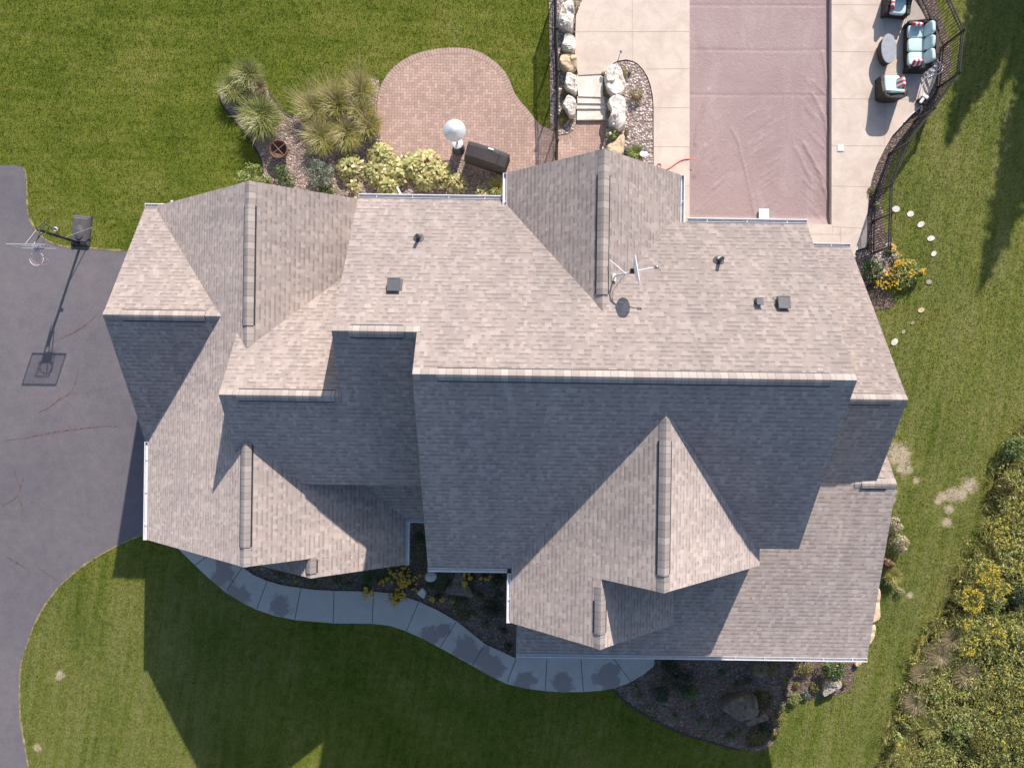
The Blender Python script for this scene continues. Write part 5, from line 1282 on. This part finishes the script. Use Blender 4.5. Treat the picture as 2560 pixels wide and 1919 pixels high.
def pathlight(u, v, h, r, label, mat, z=DZ):
    c = P(u, v, z); t = empty("path_light", c, label, "garden light"); mb = MB(); mb.tube([c, c + Vector((0, 0, h))], .012, 6); mb.build("stake", M['black'], t)
    mb = MB(); mb.lathe(c + Vector((0, 0, h)), [(0, -r), (r * .7, -r * .7), (r, 0), (r * .7, r * .7), (0, r)], 16); mb.build("globe", mat, t, True)
pathlight(1545, 151, .75, .05, "grey ball garden light on a stake at the top of the rock bed", M['gal']); pathlight(1522, 342, .35, .055, "white ball garden light on the pale succulent", M['white'])
c = P(1534, 310, DZ + .36); t = empty("ring_ornament", c, "white disc with a dark ring lying on the lower white boulder", "ornament")
mb = MB(); mb.lathe(c, [(.065, .0), (.085, .0), (.095, .025), (.08, .05), (.065, .045), (.065, .0)], 24); mb.build("ring", m_plain("teal_ring", (.12, .19, .21), .4), t, True)
mb = MB(); mb.lathe(c, [(.062, .0), (.062, .02), (0, .03)], 20); mb.build("disc", M['white'], t, True)
c = P(1567, 381, DZ); t = empty("garden_speaker", c, "small black garden speaker box at the rear gable peak", "speaker", None, .2)
mb = MB(); mb.box((0, 0, .16), (.17, .22, .32), taper=.85); mb.build("case", M['ventblk'], t, False, True); mb = MB(); mb.box((0, -.108, .16), (.12, .02, .24)); mb.build("grille", M['black'], t, False, True)
c = P(1609, 386, DZ + .4); t = empty("garden_plaque", (c.x, c.y, DZ), "white oval plaque on a blue stand in the river rock", "plaque")
mb = MB(); mb.lathe((0, 0, .42), [(.15, 0), (.155, .012), (.14, .024), (0, .026)], 28, 0, Matrix.Rotation(-.25, 3, 'X') @ Matrix(((1, 0, 0), (0, .82, 0), (0, 0, 1)))); mb.build("plate", M['white'], t, True, True)
M['blue'] = m_plain("blue_metal", (.08, .12, .42), .4); mb = MB(); mb.tube([(0, 0, 0), (0, 0, .40)], .018, 8); mb.tube([(.02, .17, .44), (.05, .14, .42), (.02, -.15, .38), (.04, -.18, .36)], .018, 8); mb.lathe((.03, .17, .45), [(0, -.035), (.035, 0), (0, .035)], 10); mb.build("stand", M['blue'], t, False, True)
for (a, b, lb) in (((993, 468), (1005, 492), 0), ((433, 505), (438, 518), 1)):
    p, q = P(*a, GZ + .1), P(*b, GZ + .3); mb = MB(); d = q - p; mb.box((p + q) / 2, (d.length, .08, .06), math.atan2(d.y, d.x)); mb.build("downspout", M['white'], house)

# ------------------------------------------------------------------ meadow on the right
MEADOW = G2([(2640, 1010), (2560, 1050), (2530, 1085), (2510, 1130), (2490, 1180), (2475, 1230), (2470, 1290), (2445, 1340), (2420, 1400), (2395, 1450), (2370, 1500), (2340, 1550), (2310, 1600), (2290, 1650), (2268, 1700), (2258, 1740), (2240, 1790), (2235, 1840), (2218, 1880), (2205, 1990), (2700, 1990)], GZ)
def meadow():
    rng = np.random.default_rng(77); N = 6800
    x = rng.uniform(13, 21, N); y = rng.uniform(-15.5, 0, N); k = inpoly(x - rng.normal(0, .22, N), y - rng.normal(0, .22, N), MEADOW); x, y = x[k], y[k]; n = len(x)
    allq = []; tv = []; tf = []; off = 0
    ns = np.sin(x * 1.7 + 1.3 * np.sin(y * 1.1)) + np.sin(y * 2.1 + x * .8)
    for i in range(n):
        h = rng.uniform(.25, .75) * (1.15 if ns[i] > 0 else .8); gz = GZ + terr(y[i])
        px = H and (x[i] * F / 29 + 1280)
        edge = 0 if inpoly(np.array([x[i] - .9]), np.array([y[i]]), MEADOW)[0] else 1
        if rng.random() < (.65 if edge else .22):
            V, Fq = tuft(rng, (x[i], y[i], gz), 16, h * .8, .34, .012, 3, (rng.normal(0, .1) - .1 * edge, rng.normal(0, .1))); tv.append(V); tf.append(Fq + off); off += len(V)
        else:
            m = int(rng.integers(12, 26)); z = rng.uniform(.15, 1, m) * h; a = rng.uniform(0, 6.283, m); r = rng.uniform(.03, .2, m)
            C = np.c_[x[i] + np.cos(a) * r - .12 * z, y[i] + np.sin(a) * r + .05 * z, gz + z]; D = unit(np.c_[np.cos(a), np.sin(a), rng.normal(.15, .4, m)]); B = unit(np.cross(np.array([[0, 0, 1.]]) + rng.normal(0, .3, (m, 3)), D))
            s = rng.uniform(.07, .15, m); allq.append(diamonds(C, D, B, s, s * .34))
    o = put("meadow_weeds", np.concatenate(allq), L['weed']); props(o, "wild green weeds of the meadow beside the lawn", "weeds", kind='stuff')
    o = npmesh("meadow_grass", np.concatenate(tv), np.concatenate(tf), L['tan']); props(o, "tall dry grass of the meadow beside the lawn", "grass", kind='stuff')
    mb = MB(); mb.prism(MEADOW, GZ - .05, GZ + .006); drape(mb.build("meadow_soil", m_mulch("meadow_soil", (.035, .04, .018), (.075, .075, .03), (.14, .12, .06))))['kind'] = 'structure'
meadow()
GR = "goldenrod clumps in the meadow"
def goldenrod(u, v, r, n, label, h=.85):
    rng = newrng(); c = P(u, v, GZ + h); R0 = px2m(r); gz = GZ + terr(c.y); t = empty("goldenrod", (c.x, c.y, gz), label, "goldenrod", GR)
    q = int(n * 9); a = rng.uniform(0, 6.283, q); rr = R0 * np.sqrt(rng.random(q)) * 1.05; C = np.c_[c.x + np.cos(a) * rr, c.y + np.sin(a) * rr, gz + h * rng.uniform(.35, .95, q)]
    D = unit(np.c_[np.cos(a * 7), np.sin(a * 7), rng.normal(.2, .4, q)]); B = unit(np.cross(np.array([[0, 0, 1.]]) + rng.normal(0, .3, (q, 3)), D)); s = rng.uniform(.07, .13, q)
    put("foliage", diamonds(C, D, B, s, s * .3), L['weed'], t)
    if 'gold' not in BLOOM:
        BLOOM['gold'] = []
        for k in range(5):
            m = 18; sx = rng.uniform(-.5, .5, m); Cc = np.c_[sx * .14 + rng.normal(0, .015, m), rng.normal(0, .02, m), rng.normal(0, .02, m)]
            D = unit(rng.normal(size=(m, 3))); B = unit(np.cross(D, rng.normal(size=(m, 3)))); o = put("bloom", diamonds(Cc, D, B, np.full(m, .05), np.full(m, .035)), L['goldenrod']); BLOOM['gold'].append(o.data); bpy.data.objects.remove(o)
    for i in range(n if n >= 50 else int(n * (.65 if n > 26 else .45))):
        aa, r0 = rng.uniform(0, 6.283), R0 * math.sqrt(rng.random()); o = bpy.data.objects.new("bloom", BLOOM['gold'][i % 5]); scene.collection.objects.link(o); o.parent = t
        o.location = (math.cos(aa) * r0, math.sin(aa) * r0, h * float(rng.uniform(.85, 1.1))); o.rotation_euler = (0, 0, float(rng.uniform(0, 6.28))); sz = float(rng.uniform(.6, 1.15)); o.scale = (sz, sz, sz)
for u, v, r, n, lb in ((2468, 1432, 34, 60, "brightest goldenrod clump at the lawn edge of the meadow"), (2432, 1500, 30, 55, "dense goldenrod clump just below the brightest one"), (2500, 1475, 28, 34, "goldenrod clump right of the two bright ones"), (2508, 1330, 40, 48, "goldenrod clump near the right frame edge, above the bright one"), (2540, 1268, 26, 22, "sparse goldenrod in the upper right of the meadow"), (2480, 1580, 34, 34, "goldenrod clump in the middle of the meadow"), (2430, 1620, 30, 34, "goldenrod clump at the tan grass edge in the middle"), (2535, 1420, 24, 18, "sparse goldenrod at the right frame edge beside the bright clump"), (2420, 1560, 18, 18, "small goldenrod clump hanging to the lawn, below the dense one"),
                       (2540, 1600, 34, 26, "pale goldenrod at the right frame edge in the middle"), (2500, 1690, 40, 26, "thin goldenrod in the lower meadow, left part"), (2550, 1740, 36, 22, "thin goldenrod in the lower right of the meadow"), (2480, 1800, 40, 20, "thin goldenrod near the bottom of the meadow"), (2250, 1862, 8, 9, "tiny yellow clump at the lawn edge near the bottom"), (2545, 1860, 40, 16, "faint goldenrod in the bottom right corner")):
    goldenrod(u, v, r, n, lb)
for u, v, r, lf, lb, n in ((2400, 1810, 40, 'lime', "round pale green bush in the lower meadow", 1800), (2335, 1735, 14, 'lime', "small light green sapling in the tan grass", 300), (2246, 1842, 12, 'lime', "light green sapling at the lawn edge near the bottom", 260), (2268, 1818, 8, 'lime', "tiny light green weed left of the pale bush", 160), (2545, 1590, 30, 'lime', "yellow green bush at the right frame edge", 900), (2440, 1850, 36, 'olive', "olive bush right below the pale green bush", 1200), (2530, 1120, 34, 'green', "dark green bush at the top of the meadow", 900), (2515, 1210, 26, 'olive', "olive bush in the upper meadow", 700), (2545, 1490, 28, 'dark', "dark green bush at the right frame edge", 700)):
    shrub(u, v, r, .8, lf, lb, n, .08, .04, group=None, name="bush", cat="bush")
for u, v, r, lb in ((2350, 1640, 34, "tan dry grass clump at the lawn edge, middle of the meadow"), (2385, 1600, 30, "grey dry grass clump under the dense goldenrod"), (2310, 1690, 30, "tan dry grass clump arching over the lawn"), (2290, 1760, 32, "tan dry grass clump above the small white stones"), (2330, 1820, 32, "dry grass clump below the small white stones"), (2270, 1900, 30, "tan dry grass clump at the bottom edge"), (2420, 1690, 36, "green tan grass clump in the open part of the meadow")):
    grassclump(u, v, r, .55, 'straw' if v < 1780 else 'tan', lb, 420, .012, group="dry grass clumps along the meadow edge", lean=(-.15, .1))
boulder([(2308, 1780), (2316, 1784), (2320, 1790), (2314, 1793), (2308, 1788)], .12, M['stone'], "small bluish white stone in the meadow grass", GZ + .1, seed=30, name="garden_stone", cat="stone", detail=0)
boulder([(2288, 1772), (2295, 1773), (2295, 1779), (2289, 1779)], .1, M['stone'], "tiny pale stone left of the bluish white one in the meadow", GZ + .08, seed=31, name="garden_stone", cat="stone", detail=0)

# ------------------------------------------------------------------ conifers beyond the frame whose shadows cross the east lawn
def conifer(tip_u, tip_v, h, r, label):
    rng = newrng(); q = P(tip_u, tip_v, GZ); x, y = q.x + .45 * h, q.y + 1.437 * h
    t = empty("conifer", (x, y, GZ), label, "tree", "conifers standing beyond the lawn")
    mb = MB(); mb.tube([(x, y, GZ - .1), (x, y, GZ + h * .97)], .17, 10, 0, True, .02); mb.build("trunk", M['stem'], t)
    n = 9000; z = 1 - np.sqrt(rng.random(n)); a = rng.uniform(0, 6.283, n); wh = np.floor(z * 16); br = (np.sin(a * 5 + wh * 1.9) * .5 + .5) ** .6
    rr = r * (1 - z) ** .85 * (.35 + .65 * br) * rng.random(n) ** .4
    C = np.c_[x + np.cos(a) * rr, y + np.sin(a) * rr, GZ + .6 + (h - .6) * z - rr * .25]; D = unit(np.c_[np.cos(a), np.sin(a), rng.normal(-.2, .3, n)]); B = unit(np.cross(np.array([[0, 0, 1.]]) + rng.normal(0, .4, (n, 3)), D)); s = rng.uniform(.25, .5, n)
    put("crown", diamonds(C, D, B, s, s * .35), L['needle'], t)
for a in ((2443, 745, 11, 2.6, "slender conifer whose shadow reaches farthest down the east lawn"), (2362, 385, 9.5, 2.1, "conifer whose shadow tip points at the bend of the pool fence"), (2505, 560, 10, 2.8, "broad conifer beyond the right edge of the lawn"), (2440, 255, 9, 2.8, "conifer shading the lawn beside the sofa"), (2555, 430, 12, 2.6, "tallest conifer at the upper right"), (2535, 120, 11, 3.0, "wide conifer shading the upper right corner"), (2450, 60, 10, 2.2, "conifer shading the fence beside the upper armchair")):
    conifer(*a)
for a in ((2500, 235, 10, 2.6, "conifer with its shadow tip on the lawn right of the sofa"), (2545, 300, 11, 2.6, "conifer shading the right frame edge beside the pool fence"), (2528, 195, 10, 3.0, "broad conifer in the dense group at the upper right"), (2478, 165, 9, 2.8, "dense conifer right of the fence corner"), (2555, 20, 10, 3.2, "conifer farthest up the right edge"), (2495, 110, 9, 2.6, "conifer shading the lawn outside the top fence corner")): conifer(*a)
